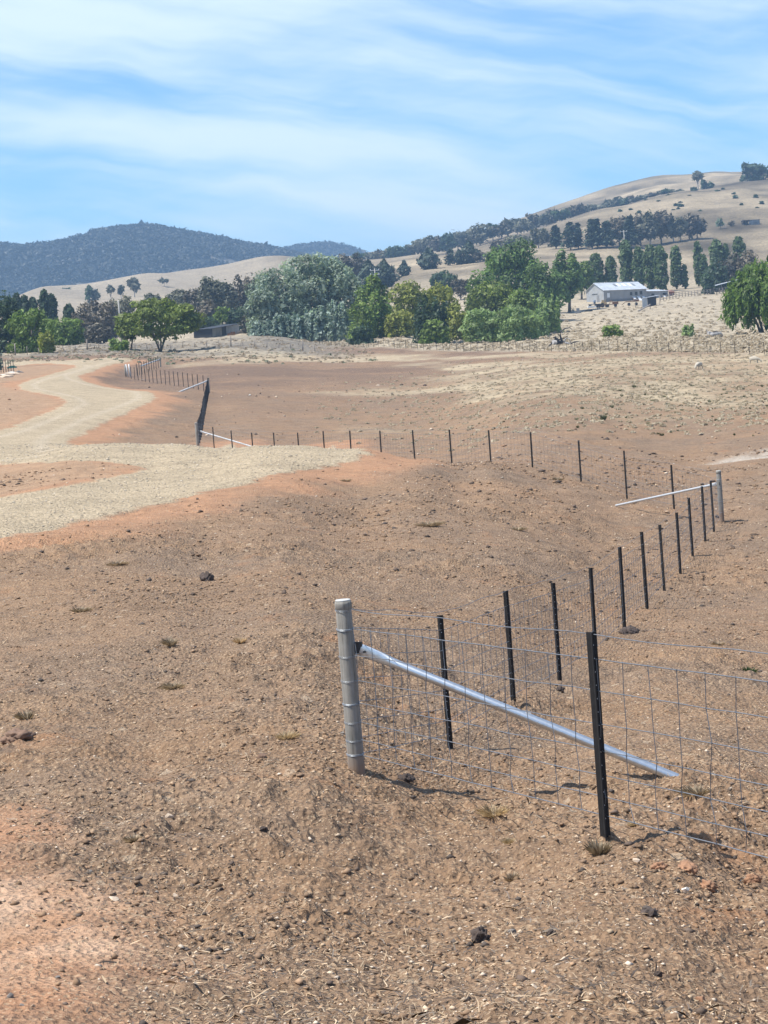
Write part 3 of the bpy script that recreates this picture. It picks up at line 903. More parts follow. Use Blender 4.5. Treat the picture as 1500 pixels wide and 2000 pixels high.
# ------------------------------------------------------------------ trees
def leaf_material(name, col, dark=0.72, light=1.3, trans=0.33, obj_var=0.12, green=True):
    m = bpy.data.materials.new(name); m.use_nodes = True
    t = NT(m.node_tree)
    a = t.n('ShaderNodeAttribute', attribute_name='Col').outputs['Fac']
    oi = t.n('ShaderNodeObjectInfo').outputs['Random']
    cc = t.ramp(a, [(0.0, tuple(v * dark for v in col)), (1.0, tuple(v * light for v in col))])
    cc = t.mix(1.0, cc, t.ramp(oi, [(0.0, (1 - obj_var, 1 - obj_var * .8, 1 - obj_var)), (1.0, (1 + obj_var, 1 + obj_var * .8, 1 + obj_var * .6))]), 'MULTIPLY')
    d = t.n('ShaderNodeBsdfPrincipled', ins={'Base Color': cc, 'Roughness': 0.55})
    d.inputs['Specular IOR Level'].default_value = 0.3
    tr_ = t.n('ShaderNodeBsdfTranslucent', ins={0: t.mix(1.0, cc, (1.15, 1.25, 0.8) if green else (1.05, 1.0, 0.9), 'MULTIPLY')})
    mx = t.n('ShaderNodeMixShader', ins={0: trans, 1: d.outputs[0], 2: tr_.outputs[0]})
    t.n('ShaderNodeOutputMaterial', ins={0: mx.outputs[0]})
    return m


M_bark = simple('bark', (0.13, 0.105, 0.085), 0.9, 0, .2, 3)
M_gumbark = simple('pale_gum_bark', (0.42, 0.37, 0.31), 0.8, 0, .2, 2)
LM = {
    'silver': leaf_material('silver_leaves', (0.245, 0.290, 0.225), .5, 1.7),
    'silverbush': leaf_material('silver_sucker_leaves', (0.26, 0.32, 0.27), .5, 1.6),
    'elm': leaf_material('elm_leaves', (0.105, 0.160, 0.044), .5, 1.85),
    'green': leaf_material('green_leaves', (0.140, 0.195, 0.040), .5, 1.8, .3),
    'yellow': leaf_material('yellow_green_leaves', (0.225, 0.240, 0.050), .5, 1.6, .32),
    'spread': leaf_material('olive_green_leaves', (0.145, 0.180, 0.035), .45, 1.75, .32),
    'dark': leaf_material('dark_green_leaves', (0.052, 0.082, 0.042), .6, 1.6),
    'pine': leaf_material('pine_needles', (0.048, 0.066, 0.040), .6, 1.6, .12),
    'gum': leaf_material('gum_leaves', (0.140, 0.138, 0.096), .6, 1.5, .2, .2),
    'brown': leaf_material('brown_grey_leaves', (0.120, 0.102, 0.072), .6, 1.5, .15, .2),
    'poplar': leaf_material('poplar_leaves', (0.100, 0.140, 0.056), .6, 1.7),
    'darkpoplar': leaf_material('dark_poplar_leaves', (0.056, 0.086, 0.042), .6, 1.6),  # darker green than the other poplars
    'willow': leaf_material('willow_leaves', (0.105, 0.165, 0.026), .55, 1.6),
    'palegreen': leaf_material('pale_green_leaves', (0.225, 0.300, 0.120), .55, 1.6, .36),
    'forest': leaf_material('forest_leaves', (0.036, 0.042, 0.034), .75, 1.3, .1),
}


def leaves(C, n, size, rg, out_dir=None, droop=0.0, jitter=0.25, ratio=1.7, clump=None, stick=0.0):
    """n rhombic sprays scattered at the points C (already n x 3); returns vertices, faces, tone"""
    n = len(C)
    nrm = rg.normal(0, 1, (n, 3))
    if out_dir is not None: nrm = nrm * 0.65 + out_dir * 0.85 + np.array([-0.12, 0, 0.6])
    nrm /= np.linalg.norm(nrm, axis=1)[:, None] + 1e-9
    a = rg.normal(0, 1, (n, 3)); a[:, 2] += stick; a[:, 2] -= droop
    a -= nrm * (a * nrm).sum(1)[:, None]
    a /= np.linalg.norm(a, axis=1)[:, None] + 1e-9
    b = np.cross(nrm, a)
    s = size * rg.lognormal(0, 0.35, n)
    L = (s * ratio * .5)[:, None]; W = (s * .5)[:, None]
    V = np.stack([C - a * L, C + b * W * rg.uniform(.6, 1, (n, 1)), C + a * L, C - b * W * rg.uniform(.6, 1, (n, 1))], 1).reshape(-1, 3)
    f = np.arange(n * 4).reshape(-1, 4)
    tone = np.clip((clump if clump is not None else 0.45) + rg.normal(0, .2, n), 0, 1)
    return V, f, np.repeat(tone, 4)


def lobe_points(lobes, n, rg, shell=(0.72, 1.06), rough=0.16):
    """points in the outer shell of a set of ellipsoids, skipping those buried deep inside a neighbour"""
    lobes = np.array(lobes, float)
    area = (lobes[:, 3] * lobes[:, 4] + lobes[:, 3] * lobes[:, 5] + lobes[:, 4] * lobes[:, 5])
    pick = rg.choice(len(lobes), int(n * 1.9), p=area / area.sum())
    d = rg.normal(0, 1, (len(pick), 3)); d /= np.linalg.norm(d, axis=1)[:, None]
    rad = shell[0] + (shell[1] - shell[0]) * rg.random(len(pick)) ** 0.6
    rad = rad * (1 + rg.normal(0, rough, len(pick)))
    l = lobes[pick]
    C = l[:, :3] + d * l[:, 3:6] * rad[:, None]
    keep = np.ones(len(C), bool)
    for q in lobes:
        rho = np.linalg.norm((C - q[:3]) / q[3:6], axis=1)
        keep &= rho > 0.62
    C, d, pick = C[keep][:n], d[keep][:n], pick[keep][:n]
    return C, d, pick


def round_lobes(w_, h_, rg, n=16, base=0.18, flat=1.0, size=(.26, .42), skirt=False):
    """ellipsoids heaped into an uneven crown of width w_ and height h_ (crown from base*h_ to h_)"""
    out = [(0, 0, h_ * (base + (1 - base) * .45), w_ * .30, w_ * .30, h_ * (1 - base) * .34)]
    for k in range(n):
        a = rg.uniform(0, 2 * math.pi); e = math.asin(rg.uniform(-.55, 1))
        s_ = rg.uniform(*size)
        rx, rz = w_ * .5 * (1 - s_ * .8), h_ * (1 - base) * .5 * (1 - s_ * .7)
        sh = rg.uniform(.82, 1.05)
        out.append((math.cos(a) * math.cos(e) * rx * sh, math.sin(a) * math.cos(e) * rx * sh, h_ * (base + (1 - base) * .5) + math.sin(e) * rz * sh,
                    w_ * s_ * .5 * rg.uniform(.8, 1.2), w_ * s_ * .5 * rg.uniform(.8, 1.2), h_ * (1 - base) * s_ * .48 * rg.uniform(.8, 1.15)))
    if skirt:
        for k in range(int(n * .55)):
            a = 2 * math.pi * (k + rg.uniform(-.4, .4)) / (n * .55); s_ = rg.uniform(*size)
            q = rg.uniform(.68, .98) * w_ * .5 * (1 - s_ * .7)
            out.append((math.cos(a) * q, math.sin(a) * q, h_ * rg.uniform(.10, .24), w_ * s_ * .5, w_ * s_ * .5, h_ * rg.uniform(.12, .2)))
    return out


def trunk_mesh(m, h_, rad, rg, limbs=4, spread=.25, crown=.35, stems=1):
    for s_ in range(stems):
        off = np.array([rg.uniform(-1, 1), rg.uniform(-1, 1), 0]) * (rad * 2.2 if stems > 1 else 0)
        lean = np.array([rg.uniform(-1, 1), rg.uniform(-1, 1), 0]) * h_ * (.16 if stems > 1 else .03)
        f = np.array([0, 0, h_ * crown]) + lean
        m.tube([off + np.array([0, 0, -.4]), off + f * .4, off + f, off + np.array([0, 0, h_ * .8]) + lean * 1.6], [rad * 1.25, rad, rad * .8, rad * .2], 7)
        for k in range(limbs):
            a = rg.uniform(0, 2 * math.pi); q = off + f * rg.uniform(.7, 1.1)
            e = q + np.array([math.cos(a) * spread * h_, math.sin(a) * spread * h_, h_ * rg.uniform(.2, .42)])
            m.tube([q, (q + e) / 2 + np.array([0, 0, -.03 * h_]), e], [rad * .55, rad * .38, rad * .1], 5)


TREES_N = 0


def crown_arrays(kind, w_, h_, leaf, n, rg, o):
    """leaf vertices for one crown; returns V, F, tone"""
    if kind in ('round', 'spread', 'gum', 'bush'):
        lob = round_lobes(w_, h_, rg, o.get('lobes', 16), o.get('base', .18), size=o.get('size', (.26, .42)), skirt=o.get('base', .18) < .07)
        if o.get('cone'):
            lob = [(x * (1 - o['cone'] * max(0, z / h_ - .3)), y * (1 - o['cone'] * max(0, z / h_ - .3)), z, a, b, c_) for x, y, z, a, b, c_ in lob]
        C, d, pick = lobe_points(lob, n, rg, rough=o.get('rough', .16))
        cl = rg.random(len(lob))[pick] * .6 + .15
        keep = C[:, 2] > h_ * (o.get('base', .18) * rg.uniform(.2, 1.2, len(C)) - .01)
        C, d, cl = C[keep], d[keep], cl[keep]
        return leaves(C, n, leaf, rg, d, o.get('droop', 0), clump=cl, stick=o.get('stick', 0))
    if kind == 'poplar':
        z = rg.random(n) ** .85
        prof = np.minimum(1, .45 + z * 2.6) * np.clip((1.03 - z) * 4.2, 0, 1) ** .5 * (1 - .15 * z) + .02
        a = rg.uniform(0, 2 * math.pi, n)
        lump = 1 + .30 * vnoise(a * 1.4, z * 9, int(rg.integers(999))) + .35 * vnoise(a * 3, z * 22, int(rg.integers(999)))
        rad = prof * lump * (rg.random(n) ** .3) * w_ * .5
        zz_ = h_ * (.06 + .94 * z) + rg.normal(0, .012 * h_, n)
        C = np.stack([np.cos(a) * rad, np.sin(a) * rad, zz_], 1)
        d = np.stack([np.cos(a), np.sin(a), np.full(n, .15)], 1)
        cl = np.clip(.42 + .9 * vnoise(a * 1.6, z * 14, int(rg.integers(999))), 0, 1)
        return leaves(C, n, leaf, rg, d, 0, clump=cl, stick=1.4)
    if kind == 'cypress':
        z = rg.random(n)
        prof = np.where(z < .3, .55 + z * 1.5, 1.0 - ((z - .3) / .7) ** 1.7 * .96)
        a = rg.uniform(0, 2 * math.pi, n)
        lump = 1 + .45 * vnoise(a * 1.5, z * 6, int(rg.integers(999))) + .3 * vnoise(a * 3.2, z * 13, int(rg.integers(999)))
        rad = prof * lump * (rg.random(n) ** .28) * w_ * .5
        C = np.stack([np.cos(a) * rad, np.sin(a) * rad, h_ * (.02 + .98 * z) + rg.normal(0, .01 * h_, n)], 1)
        d = np.stack([np.cos(a), np.sin(a), np.full(n, .3)], 1)
        cl = np.clip(.42 + .9 * vnoise(a * 1.6, z * 9, int(rg.integers(999))), 0, 1)
        return leaves(C, n, leaf, rg, d, 0, clump=cl, stick=1.0)
    if kind == 'pine':
        tiers = o.get('tiers', 11)
        C = []; D = []; cl = []
        for k in range(tiers):
            f = k / (tiers - 1)
            z0 = h_ * (.16 + .80 * f)
            reach = w_ * .5 * (1 - f) ** .75 * rg.uniform(.75, 1.12) + w_ * .04
            nb = max(3, int(7 - 3 * f))
            a0 = rg.uniform(0, 6.28)
            for b in range(nb):
                a = a0 + b * 2 * math.pi / nb + rg.normal(0, .25); rb = reach * rg.uniform(.6, 1.1)
                q = max(6, int(n / (tiers * nb)))
                t_ = rg.random(q) ** .6
                pos = np.stack([np.cos(a) * rb * t_, np.sin(a) * rb * t_, z0 + .10 * rb * t_ - .02 * h_], 1) + rg.normal(0, 1, (q, 3)) * np.array([.10, .10, .035 * h_ / w_]) * w_ * (.55 + .3 * (1 - f))
                C.append(pos); D.append(np.tile([math.cos(a) * .4, math.sin(a) * .4, .8], (q, 1))); cl.append(np.full(q, rg.uniform(.25, .6)))
        C = np.concatenate(C); D = np.concatenate(D); cl = np.concatenate(cl)
        return leaves(C, len(C), leaf, rg, D, 0, clump=cl)
    if kind == 'shoots':
        ns = o.get('shoots', 26)
        C = []; cl = []
        for k in range(ns):
            a = rg.uniform(0, 6.28); r0 = w_ * .42 * math.sqrt(rg.random()); hh = h_ * rg.uniform(.55, 1.0) * (1 - .35 * (r0 / (w_ * .5)) ** 2)
            q = max(5, n // ns); t_ = rg.random(q)
            lean = rg.normal(0, .10, 2) * hh
            wd_ = w_ * .075 * (1.15 - t_)
            C.append(np.stack([math.cos(a) * r0 + lean[0] * t_, math.sin(a) * r0 + lean[1] * t_, hh * t_], 1) + rg.normal(0, 1, (q, 3)) * np.stack([wd_, wd_, wd_ * .6], 1))
            cl.append(np.full(q, rg.uniform(.25, .65)))
        C = np.concatenate(C); cl = np.concatenate(cl)
        d = C - np.array([0, 0, h_ * .3]); d /= np.linalg.norm(d, axis=1)[:, None] + 1e-6
        return leaves(C, len(C), leaf, rg, d, 0, clump=cl, stick=1.5)
    if kind == 'willow':
        ns = o.get('strands', 240); C = []; cl = []; D = []
        for k in range(ns):
            a = rg.uniform(0, 6.28); e = rg.random() ** .6
            r0 = w_ * .5 * (.25 + .75 * e) * rg.uniform(.8, 1.04); top = h_ * (1.0 - .42 * e ** 1.7) * rg.uniform(.9, 1.02)
            ln = (top - h_ * rg.uniform(.02, .25)) * rg.uniform(.55, 1.0)
            q = max(6, n // ns); t_ = rg.random(q)
            x_ = r0 * (1 + .05 * t_); sp = w_ * .020
            C.append(np.stack([math.cos(a) * x_, math.sin(a) * x_, top - ln * t_], 1) + rg.normal(0, sp, (q, 3)))
            D.append(np.tile([math.cos(a), math.sin(a), .5 * (1 - e)], (q, 1))); cl.append(np.full(q, rg.uniform(.2, .7)))
        C = np.concatenate(C); cl = np.concatenate(cl); D = np.concatenate(D)
        return leaves(C, len(C), leaf, rg, D, 0, clump=cl, stick=-2.5, ratio=2.4)


KIND = {  # shape, leaf material, options, plain name
    'silver': ('round', 'silver', dict(lobes=38, base=.05, size=(.16, .30), stick=.2), 'silver_poplar'),
    'silverbush': ('shoots', 'silverbush', dict(shoots=34), 'silver_shrub'),
    'elm': ('round', 'elm', dict(lobes=30, base=.10, size=(.18, .32), stick=.4), 'broadleaf_tree'),
    'green': ('round', 'green', dict(lobes=22, base=.06, size=(.2, .36), stick=.3), 'broadleaf_tree'),
    'yellow': ('round', 'yellow', dict(lobes=24, base=.04, size=(.18, .34), stick=.3), 'broadleaf_tree'),
    'pale': ('round', 'palegreen', dict(lobes=28, base=.02, size=(.16, .30), stick=.6), 'leafy_shrub'),
    'paleshoots': ('shoots', 'palegreen', dict(shoots=30), 'leafy_shrub'),
    'spread': ('round', 'spread', dict(lobes=34, base=.16, size=(.16, .30), droop=.3), 'broadleaf_tree'),
    'dark': ('round', 'dark', dict(lobes=18, base=.03, size=(.22, .4)), 'dark_shrub'),
    'hawthorn': ('shoots', 'dark', dict(shoots=60), 'dark_shrub'),
    'gum': ('round', 'gum', dict(lobes=12, base=.28, size=(.24, .42), rough=.24), 'gum_tree'),
    'brown': ('round', 'brown', dict(lobes=14, base=.14, size=(.24, .42), rough=.22), 'gum_tree'),
    'pine': ('pine', 'pine', dict(), 'pine_tree'),
    'cypress': ('cypress', 'pine', dict(), 'cypress_tree'),
    'poplar': ('poplar', 'poplar', dict(), 'lombardy_poplar'),
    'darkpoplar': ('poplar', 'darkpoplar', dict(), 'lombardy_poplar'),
    'willow': ('willow', 'willow', dict(), 'willow_tree'),
    'umbrella': ('round', 'gum', dict(lobes=14, base=.55, size=(.24, .4)), 'gum_tree'),
    'bushy': ('round', 'dark', dict(lobes=10, base=.02, size=(.3, .5)), 'round_shrub'),
    'greenbush': ('round', 'green', dict(lobes=16, base=.02, size=(.22, .4)), 'round_shrub'),
}


def tree(kind, px, d, top, wpx, label, group=None, cat=None, py=None, dens=1.0, leafpx=1.95, stems=1, trunk=True, opts=None):
    """a tree whose foot stands on the ground at distance d in pixel column px; height and width from the photo"""
    global TREES_N
    TREES_N += 1
    rg = np.random.default_rng(1000 + TREES_N * 13)
    shape, lm, o, nm = KIND[kind]
    o = dict(o, **(opts or {}))
    p = gat(px, d)
    tp = at(px, top, d)
    h_ = max(0.6, tp[2] - p[2]); w_ = wpx / F * d
    leaf = leafpx * d / (F * .512)
    apx = (w_ * h_) / (leaf * leaf)
    n = int(np.clip(apx * 7.5 * dens, 130, 60000))
    V, f, tone = crown_arrays(shape, w_, h_, leaf, n, rg, o)
    zmax = np.quantile(V[:, 2], .995)
    V[:, 2] *= h_ / zmax
    root = empty(nm, p, label, cat or ('shrub' if 'shrub' in nm else 'tree'), group)
    root.rotation_euler.z = 0
    me = quickmesh('crown', V, f, 4, False, np.repeat(tone[:, None], 3, 1))
    link('crown', me, LM[lm], root)
    if trunk:
        m_ = MB()
        if shape in ('shoots', 'bush'):
            for k in range(7):
                a = rg.uniform(0, 6.28); m_.tube([(0, 0, -.2), (math.cos(a) * w_ * .2, math.sin(a) * w_ * .2, h_ * .6)], [h_ * .012 + .02, .01], 5)
            m_.build('stem', [M_bark], root)
        elif shape in ('poplar', 'cypress', 'pine'):
            m_.tube([(0, 0, -.5), (0, 0, h_ * .3), (0, 0, h_ * .93)], [h_ * .022 + .03, h_ * .016 + .02, .02], 7); m_.build('trunk', [M_bark], root)
        else:
            trunk_mesh(m_, h_, h_ * .022 / math.sqrt(stems) + .03, rg, 4, .22 * min(1.6, w_ / h_), .34, stems)
            m_.build('trunk', [M_gumbark if kind in ('gum', 'umbrella') else M_bark], root)
    return root
#==PART3==

G_L = 'trees along the left flat'; G_S = 'silver leaved poplars at the farm'; G_F = 'green trees and shrubs in front of the farm'
G_P = 'lombardy poplars near the shed'; G_PINE = 'trees in the dark belt above the shed'; G_R = 'gum trees along the hill crest'
# left edge
tree('dark', 8, 330, 578, 112, 'big dark blue green tree at the left edge of the view', G_L, opts=dict(base=.02))
tree('green', 62, 322, 604, 92, 'bushy mid green tree right of the big dark tree at the left edge', G_L, opts=dict(base=.02))
tree('yellow', 92, 315, 648, 34, 'small light green bush low at the foot of the left edge trees', G_L, trunk=False, opts=dict(base=.0))
tree('green', 128, 385, 622, 76, 'rounded green tree in front of the tall left poplars', G_L, opts=dict(base=.02))
tree('silverbush', -6, 238, 676, 24, 'silvery weed bush behind the left edge picket fence', G_L, trunk=False)
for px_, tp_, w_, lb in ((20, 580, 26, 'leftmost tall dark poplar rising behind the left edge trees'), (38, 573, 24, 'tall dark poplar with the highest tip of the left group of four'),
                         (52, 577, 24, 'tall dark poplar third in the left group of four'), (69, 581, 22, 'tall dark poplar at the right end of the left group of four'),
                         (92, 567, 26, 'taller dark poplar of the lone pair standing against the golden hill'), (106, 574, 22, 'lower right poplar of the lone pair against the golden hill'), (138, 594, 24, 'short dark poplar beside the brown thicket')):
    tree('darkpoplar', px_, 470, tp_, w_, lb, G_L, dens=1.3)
tree('brown', 168, 470, 594, 60, 'dull brown grey thicket tree right of the short dark poplar', G_L, opts=dict(base=.0))
tree('brown', 200, 480, 588, 64, 'dark brown grey tree behind the power pole on the flat', G_L, opts=dict(base=.0))
tree('brown', 190, 420, 632, 62, 'low brownish shrub mass left of the spreading tree', G_L, trunk=False, opts=dict(base=.0))
tree('gum', 248, 520, 579, 44, 'dark rounded gum just behind the left end of the spreading tree', G_L, opts=dict(base=.05))
tree('gum', 225, 540, 588, 44, 'dark gum between the power pole and the spreading tree', G_L, opts=dict(base=.05))
tree('spread', 316, 333, 585, 165, 'wide spreading yellow green tree with several stems on the grey flat', G_F, stems=3, dens=1.15)
tree('spread', 252, 336, 612, 58, 'loose pale green side tree under the left end of the spreading tree', G_F, stems=2)
tree('greenbush', 233, 322, 660, 40, 'small dense green bush at the left foot of the spreading tree', G_F, trunk=False)
G_G = 'grey brown gums behind the spreading tree'
for px_, tp_, w_, d_, kd, lb in ((300, 574, 48, 620, 'gum', 'gum peeping over the top of the spreading tree'), (350, 566, 52, 600, 'gum', 'gum at the right shoulder of the spreading tree'), (382, 564, 46, 590, 'brown', 'brown gum left of the tallest gum group'),
                             (418, 541, 52, 560, 'gum', 'tall open gum showing bare trunks left of the silver trees'), (445, 552, 44, 560, 'gum', 'gum right beside the tall open gum'), (470, 541, 50, 575, 'brown', 'tall dark brown gum of the group left of the silver trees'),
                             (498, 539, 46, 580, 'brown', 'brown gum half hidden by the silver trees'), (405, 586, 44, 520, 'brown', 'low brown gum above the corrugated shed'), (522, 545, 40, 590, 'gum', 'gum top showing just left of the big silver crown'),
                             (435, 600, 34, 480, 'green', 'small round green tree behind the corrugated shed'), (466, 600, 40, 480, 'dark', 'dark bush behind the right end of the corrugated shed'), (408, 618, 50, 470, 'dark', 'dark bush at the left end of the corrugated shed'),
                             (488, 614, 30, 440, 'brown', 'small olive tree against the silver shrubs')):
    tree(kd, px_, d_, tp_, w_, lb, G_G, opts=dict(base=.04) if kd != 'gum' else None)
# silver trees
tree('silver', 618, 440, 499, 150, 'tallest silver poplar crown in the middle of the clump', G_S, dens=1.1)
tree('silver', 548, 430, 524, 120, 'silver poplar crown on the left of the clump', G_S, dens=1.1)
tree('silver', 516, 422, 560, 70, 'lowest silver poplar crown at the left end of the clump', G_S, dens=1.1)
tree('silver', 672, 440, 520, 90, 'silver poplar crown at the right end of the clump beside the green trees', G_S, dens=1.1)
for k, (px_, tp_, w_, lb) in enumerate(((500, 626, 26, 'narrow silver sucker at the left end of the front row'), (522, 626, 40, 'silver shrub second from the left end of the front row'), (548, 614, 44, 'silver shrub under the left crown'), (575, 612, 44, 'silver shrub under the gap between two silver crowns'),
                                    (602, 606, 46, 'silver shrub under the middle of the tallest crown'), (628, 600, 44, 'tall silver shrub right of the middle of the front row'), (652, 590, 44, 'tallest silver shrub of the front row'), (674, 594, 36, 'silver shrub at the right end of the front row'))):
    tree('silverbush', px_, 408 - k * .6, tp_, w_, lb, 'silver shrubs in the front row', trunk=False, dens=1.5)
# central green mass
tree('green', 735, 402, 539, 80, 'tall mid green tree right beside the silver clump', G_F, opts=dict(base=.0, cone=.25))
tree('green', 708, 396, 590, 60, 'lower green tree leaning on the silver shrubs', G_F, opts=dict(base=.0))
tree('bushy', 705, 372, 637, 54, 'low dark round bush by the grey fence corner', G_F, trunk=False)
tree('yellow', 806, 415, 551, 100, 'broad yellow green tree in the centre of the farm trees', G_F, opts=dict(base=.0))
tree('yellow', 782, 396, 607, 64, 'yellowish low shrub left of the dark hawthorn', G_F, trunk=False)
tree('yellow', 862, 420, 556, 76, 'yellow green tree right behind the dark hawthorn', G_F, opts=dict(base=.0))
tree('yellow', 888, 378, 592, 56, 'olive yellow shrub between hawthorn and pale green bushes', G_F, trunk=False)
tree('hawthorn', 842, 362, 582, 76, 'dark upright hawthorn shrub standing in front of the yellow green trees', G_F, dens=1.4)
tree('greenbush', 850, 358, 625, 66, 'green skirt bush at the foot of the dark hawthorn', G_F, trunk=False)
tree('elm', 1012, 500, 474, 136, 'largest dark green domed tree left of the shed', G_F, dens=1.1, opts=dict(base=.02))
tree('elm', 950, 480, 528, 80, 'lower left shoulder tree of the big dark dome', G_F, opts=dict(base=.0))
tree('elm', 1062, 490, 515, 66, 'right shoulder tree of the big dark dome', G_F, opts=dict(base=.0))
tree('spread', 962, 430, 551, 110, 'bright green tree below the big dark dome', G_F, opts=dict(base=.0))
tree('green', 1020, 425, 566, 70, 'mid green tree under the right side of the big dark dome', G_F, opts=dict(base=.0))
tree('pale', 938, 366, 604, 76, 'pale green glossy bush at the left of the front pair', G_F, trunk=False)
tree('pale', 1005, 364, 598, 104, 'pale green glossy bush at the right of the front pair', G_F, trunk=False)
tree('paleshoots', 1075, 396, 577, 52, 'grey green upright shrub at the right end of the front bushes', G_F, trunk=False, dens=1.4)
tree('paleshoots', 1052, 385, 606, 44, 'small grey green shrub tucked beside the pale front bushes', G_F, trunk=False, dens=1.4)
tree('elm', 1112, 548, 491, 64, 'ash tree on a clear trunk left of the shed', G_F, opts=dict(base=.14))
tree('green', 1136, 606, 511, 50, 'green tree overhanging the left gable of the shed', G_F, opts=dict(base=.10))
tree('elm', 1092, 545, 532, 52, 'dark lower tree between the ash and the big dome', G_F, opts=dict(base=.1))
# poplars by the shed
for px_, tp_, w_, d_, lb in ((1166, 495, 30, 640, 'pale poplar rising right over the shed ridge left end'), (1195, 500, 23, 640, 'narrow poplar over the middle of the shed roof'), (1225, 469, 27, 660, 'tallest poplar of the row behind the shed'),
                             (1250, 483, 24, 655, 'slim poplar between the two broad ones behind the shed'), (1273, 479, 30, 650, 'poplar over the right end of the shed roof'), (1293, 480, 27, 645, 'rightmost poplar of the row touching the lean to'),
                             (1322, 481, 23, 660, 'free standing poplar right of the shed yard'), (1338, 516, 13, 660, 'short thin poplar leaning on the free standing one'), (1365, 472, 16, 670, 'very slender poplar alone in the pasture'), (1376, 497, 15, 668, 'lower companion at the right of the slender poplar'),
                             (1402, 468, 28, 690, 'poplar behind the left end of the brown thicket'), (1420, 476, 14, 690, 'thin poplar behind the middle of the brown thicket'), (1446, 462, 25, 700, 'rightmost poplar standing behind the brown thicket')):
    tree('poplar', px_, d_, tp_, w_, lb, G_P, dens=1.25)
tree('dark', 1398, 620, 512, 50, 'dark green bush under the poplars at the brown thicket', G_P)
tree('dark', 1385, 600, 534, 30, 'low dark bush at the foot of the slender poplar', G_P, trunk=False)
tree('brown', 1430, 630, 496, 56, 'brown olive thicket tree right of the dark green bush', G_P, opts=dict(base=.0))
tree('brown', 1468, 625, 490, 56, 'brown olive thicket tree behind the willow', G_P, opts=dict(base=.0))
tree('willow', 1492, 330, 517, 150, 'bright green weeping willow at the right edge', None, dens=1.5, stems=2)
tree('greenbush', 1197, 318, 634, 42, 'single round green bush alone in the tussock paddock', 'lone bushes in the tussock paddock', trunk=False)
tree('paleshoots', 1345, 312, 633, 34, 'small shooting green sapling alone in the tussock paddock', 'lone bushes in the tussock paddock', trunk=False, opts=dict(shoots=14))
# dark conifers behind the farm
G_C = 'dark conifers behind the farm trees'
for kd, px_, d_, tp_, w_, lb in (('brown', 672, 800, 498, 56, 'reddish brown gum behind the silver clump'), ('brown', 700, 820, 496, 40, 'brown gum behind the right end of the silver clump'), ('cypress', 722, 760, 508, 50, 'dark cypress behind the pale power pole left side'), ('cypress', 752, 770, 507, 52, 'dark cypress behind the pale power pole right side'),
                             ('cypress', 790, 850, 508, 25, 'small lone cypress left of the broad cypress'), ('cypress', 838, 880, 485, 48, 'broad egg shaped cypress on the open slope'), ('pine', 880, 900, 488, 28, 'small pine left of the dense slope pair'),
                             ('cypress', 897, 905, 487, 22, 'thin cypress squeezed in the dense slope pair'), ('cypress', 917, 905, 470, 44, 'tall dense cypress of the slope pair'), ('brown', 938, 900, 492, 30, 'brownish scrub right of the tall slope cypress'),
                             ('dark', 867, 690, 529, 54, 'low wide dark conifer above the yellow green trees'), ('brown', 900, 640, 545, 40, 'brown scrub beside the low wide dark conifer')):
    tree(kd, px_, d_, tp_, w_, lb, G_C, dens=1.3)
for kd, px_, d_, tp_, w_, lb in (('brown', 975, 1010, 470, 36, 'low scrub at the left foot of the belt'), ('gum', 1000, 1000, 459, 40, 'dark rounded tree at the left end of the belt'), ('gum', 1022, 985, 461, 34, 'grey green tree next to the left end of the belt'), ('gum', 1052, 980, 446, 44, 'tall grey green gum in the left of the belt'),
                             ('pine', 1086, 950, 441, 32, 'lone pointed pine before the gap in the belt'), ('pine', 1115, 935, 434, 40, 'spreading pine with bare stem right of the lone pointed pine'), ('pine', 1130, 940, 436, 26, 'slim pine squeezed behind the spreading pine'), ('pine', 1157, 930, 428, 38, 'pine at the left of the dense stand'), ('pine', 1168, 935, 427, 28, 'dark narrow pine in the dense stand'),
                             ('pine', 1186, 930, 432, 40, 'low branched pine in the middle of the dense stand'), ('brown', 1210, 938, 424, 46, 'brownish crown left of the pole top'), ('pine', 1232, 930, 422, 40, 'dark pine behind the pole top'), ('brown', 1252, 945, 420, 34, 'brownish tree right of the pole top'), ('gum', 1270, 940, 414, 40, 'green gum near the right of the belt'),
                             ('brown', 1292, 945, 412, 46, 'rounded reddish gum, broadest at the right of the belt'), ('gum', 1316, 945, 424, 30, 'green gum between two reddish gums'), ('gum', 1330, 950, 424, 26, 'dark gum beside the last reddish gum'), ('brown', 1347, 955, 419, 32, 'reddish gum second from the right end of the belt'), ('brown', 1362, 958, 420, 34, 'rightmost gum of the belt on open grass')):
    tree(kd, px_, d_, tp_, w_, lb, G_PINE, dens=1.3, opts=dict(base=.12) if kd in ('gum', 'brown') else None)
# gums along the crest
crest = [(700, 494), (735, 488), (760, 483), (800, 478), (830, 463), (880, 454), (920, 443), (960, 431), (1000, 427), (1050, 418), (1080, 407), (1110, 401), (1140, 399), (1170, 398), (1200, 386), (1240, 380), (1270, 374), (1300, 367), (1328, 370)]
cx_ = np.array([q[0] for q in crest]); cy_ = np.array([q[1] for q in crest])
px_ = 706
while px_ < 1330:
    hh_ = np.interp(px_, [700, 860, 1050, 1180, 1330], [30, 34, 34, 24, 15]) * random.uniform(.75, 1.12)
    wd_ = hh_ * random.uniform(.9, 1.35)
    tp_ = np.interp(px_, cx_, cy_) + random.uniform(-2, 6)
    tree(random.choice(['gum', 'gum', 'gum', 'brown', 'dark']), px_, random.uniform(1300, 1350) + (60 if px_ > 1180 else 0), tp_, wd_, 'grey green gum tree in the long line running up the hill crest', G_R, dens=1.0, leafpx=2.3, opts=dict(base=.12))
    px_ += wd_ * random.uniform(.42, .62)
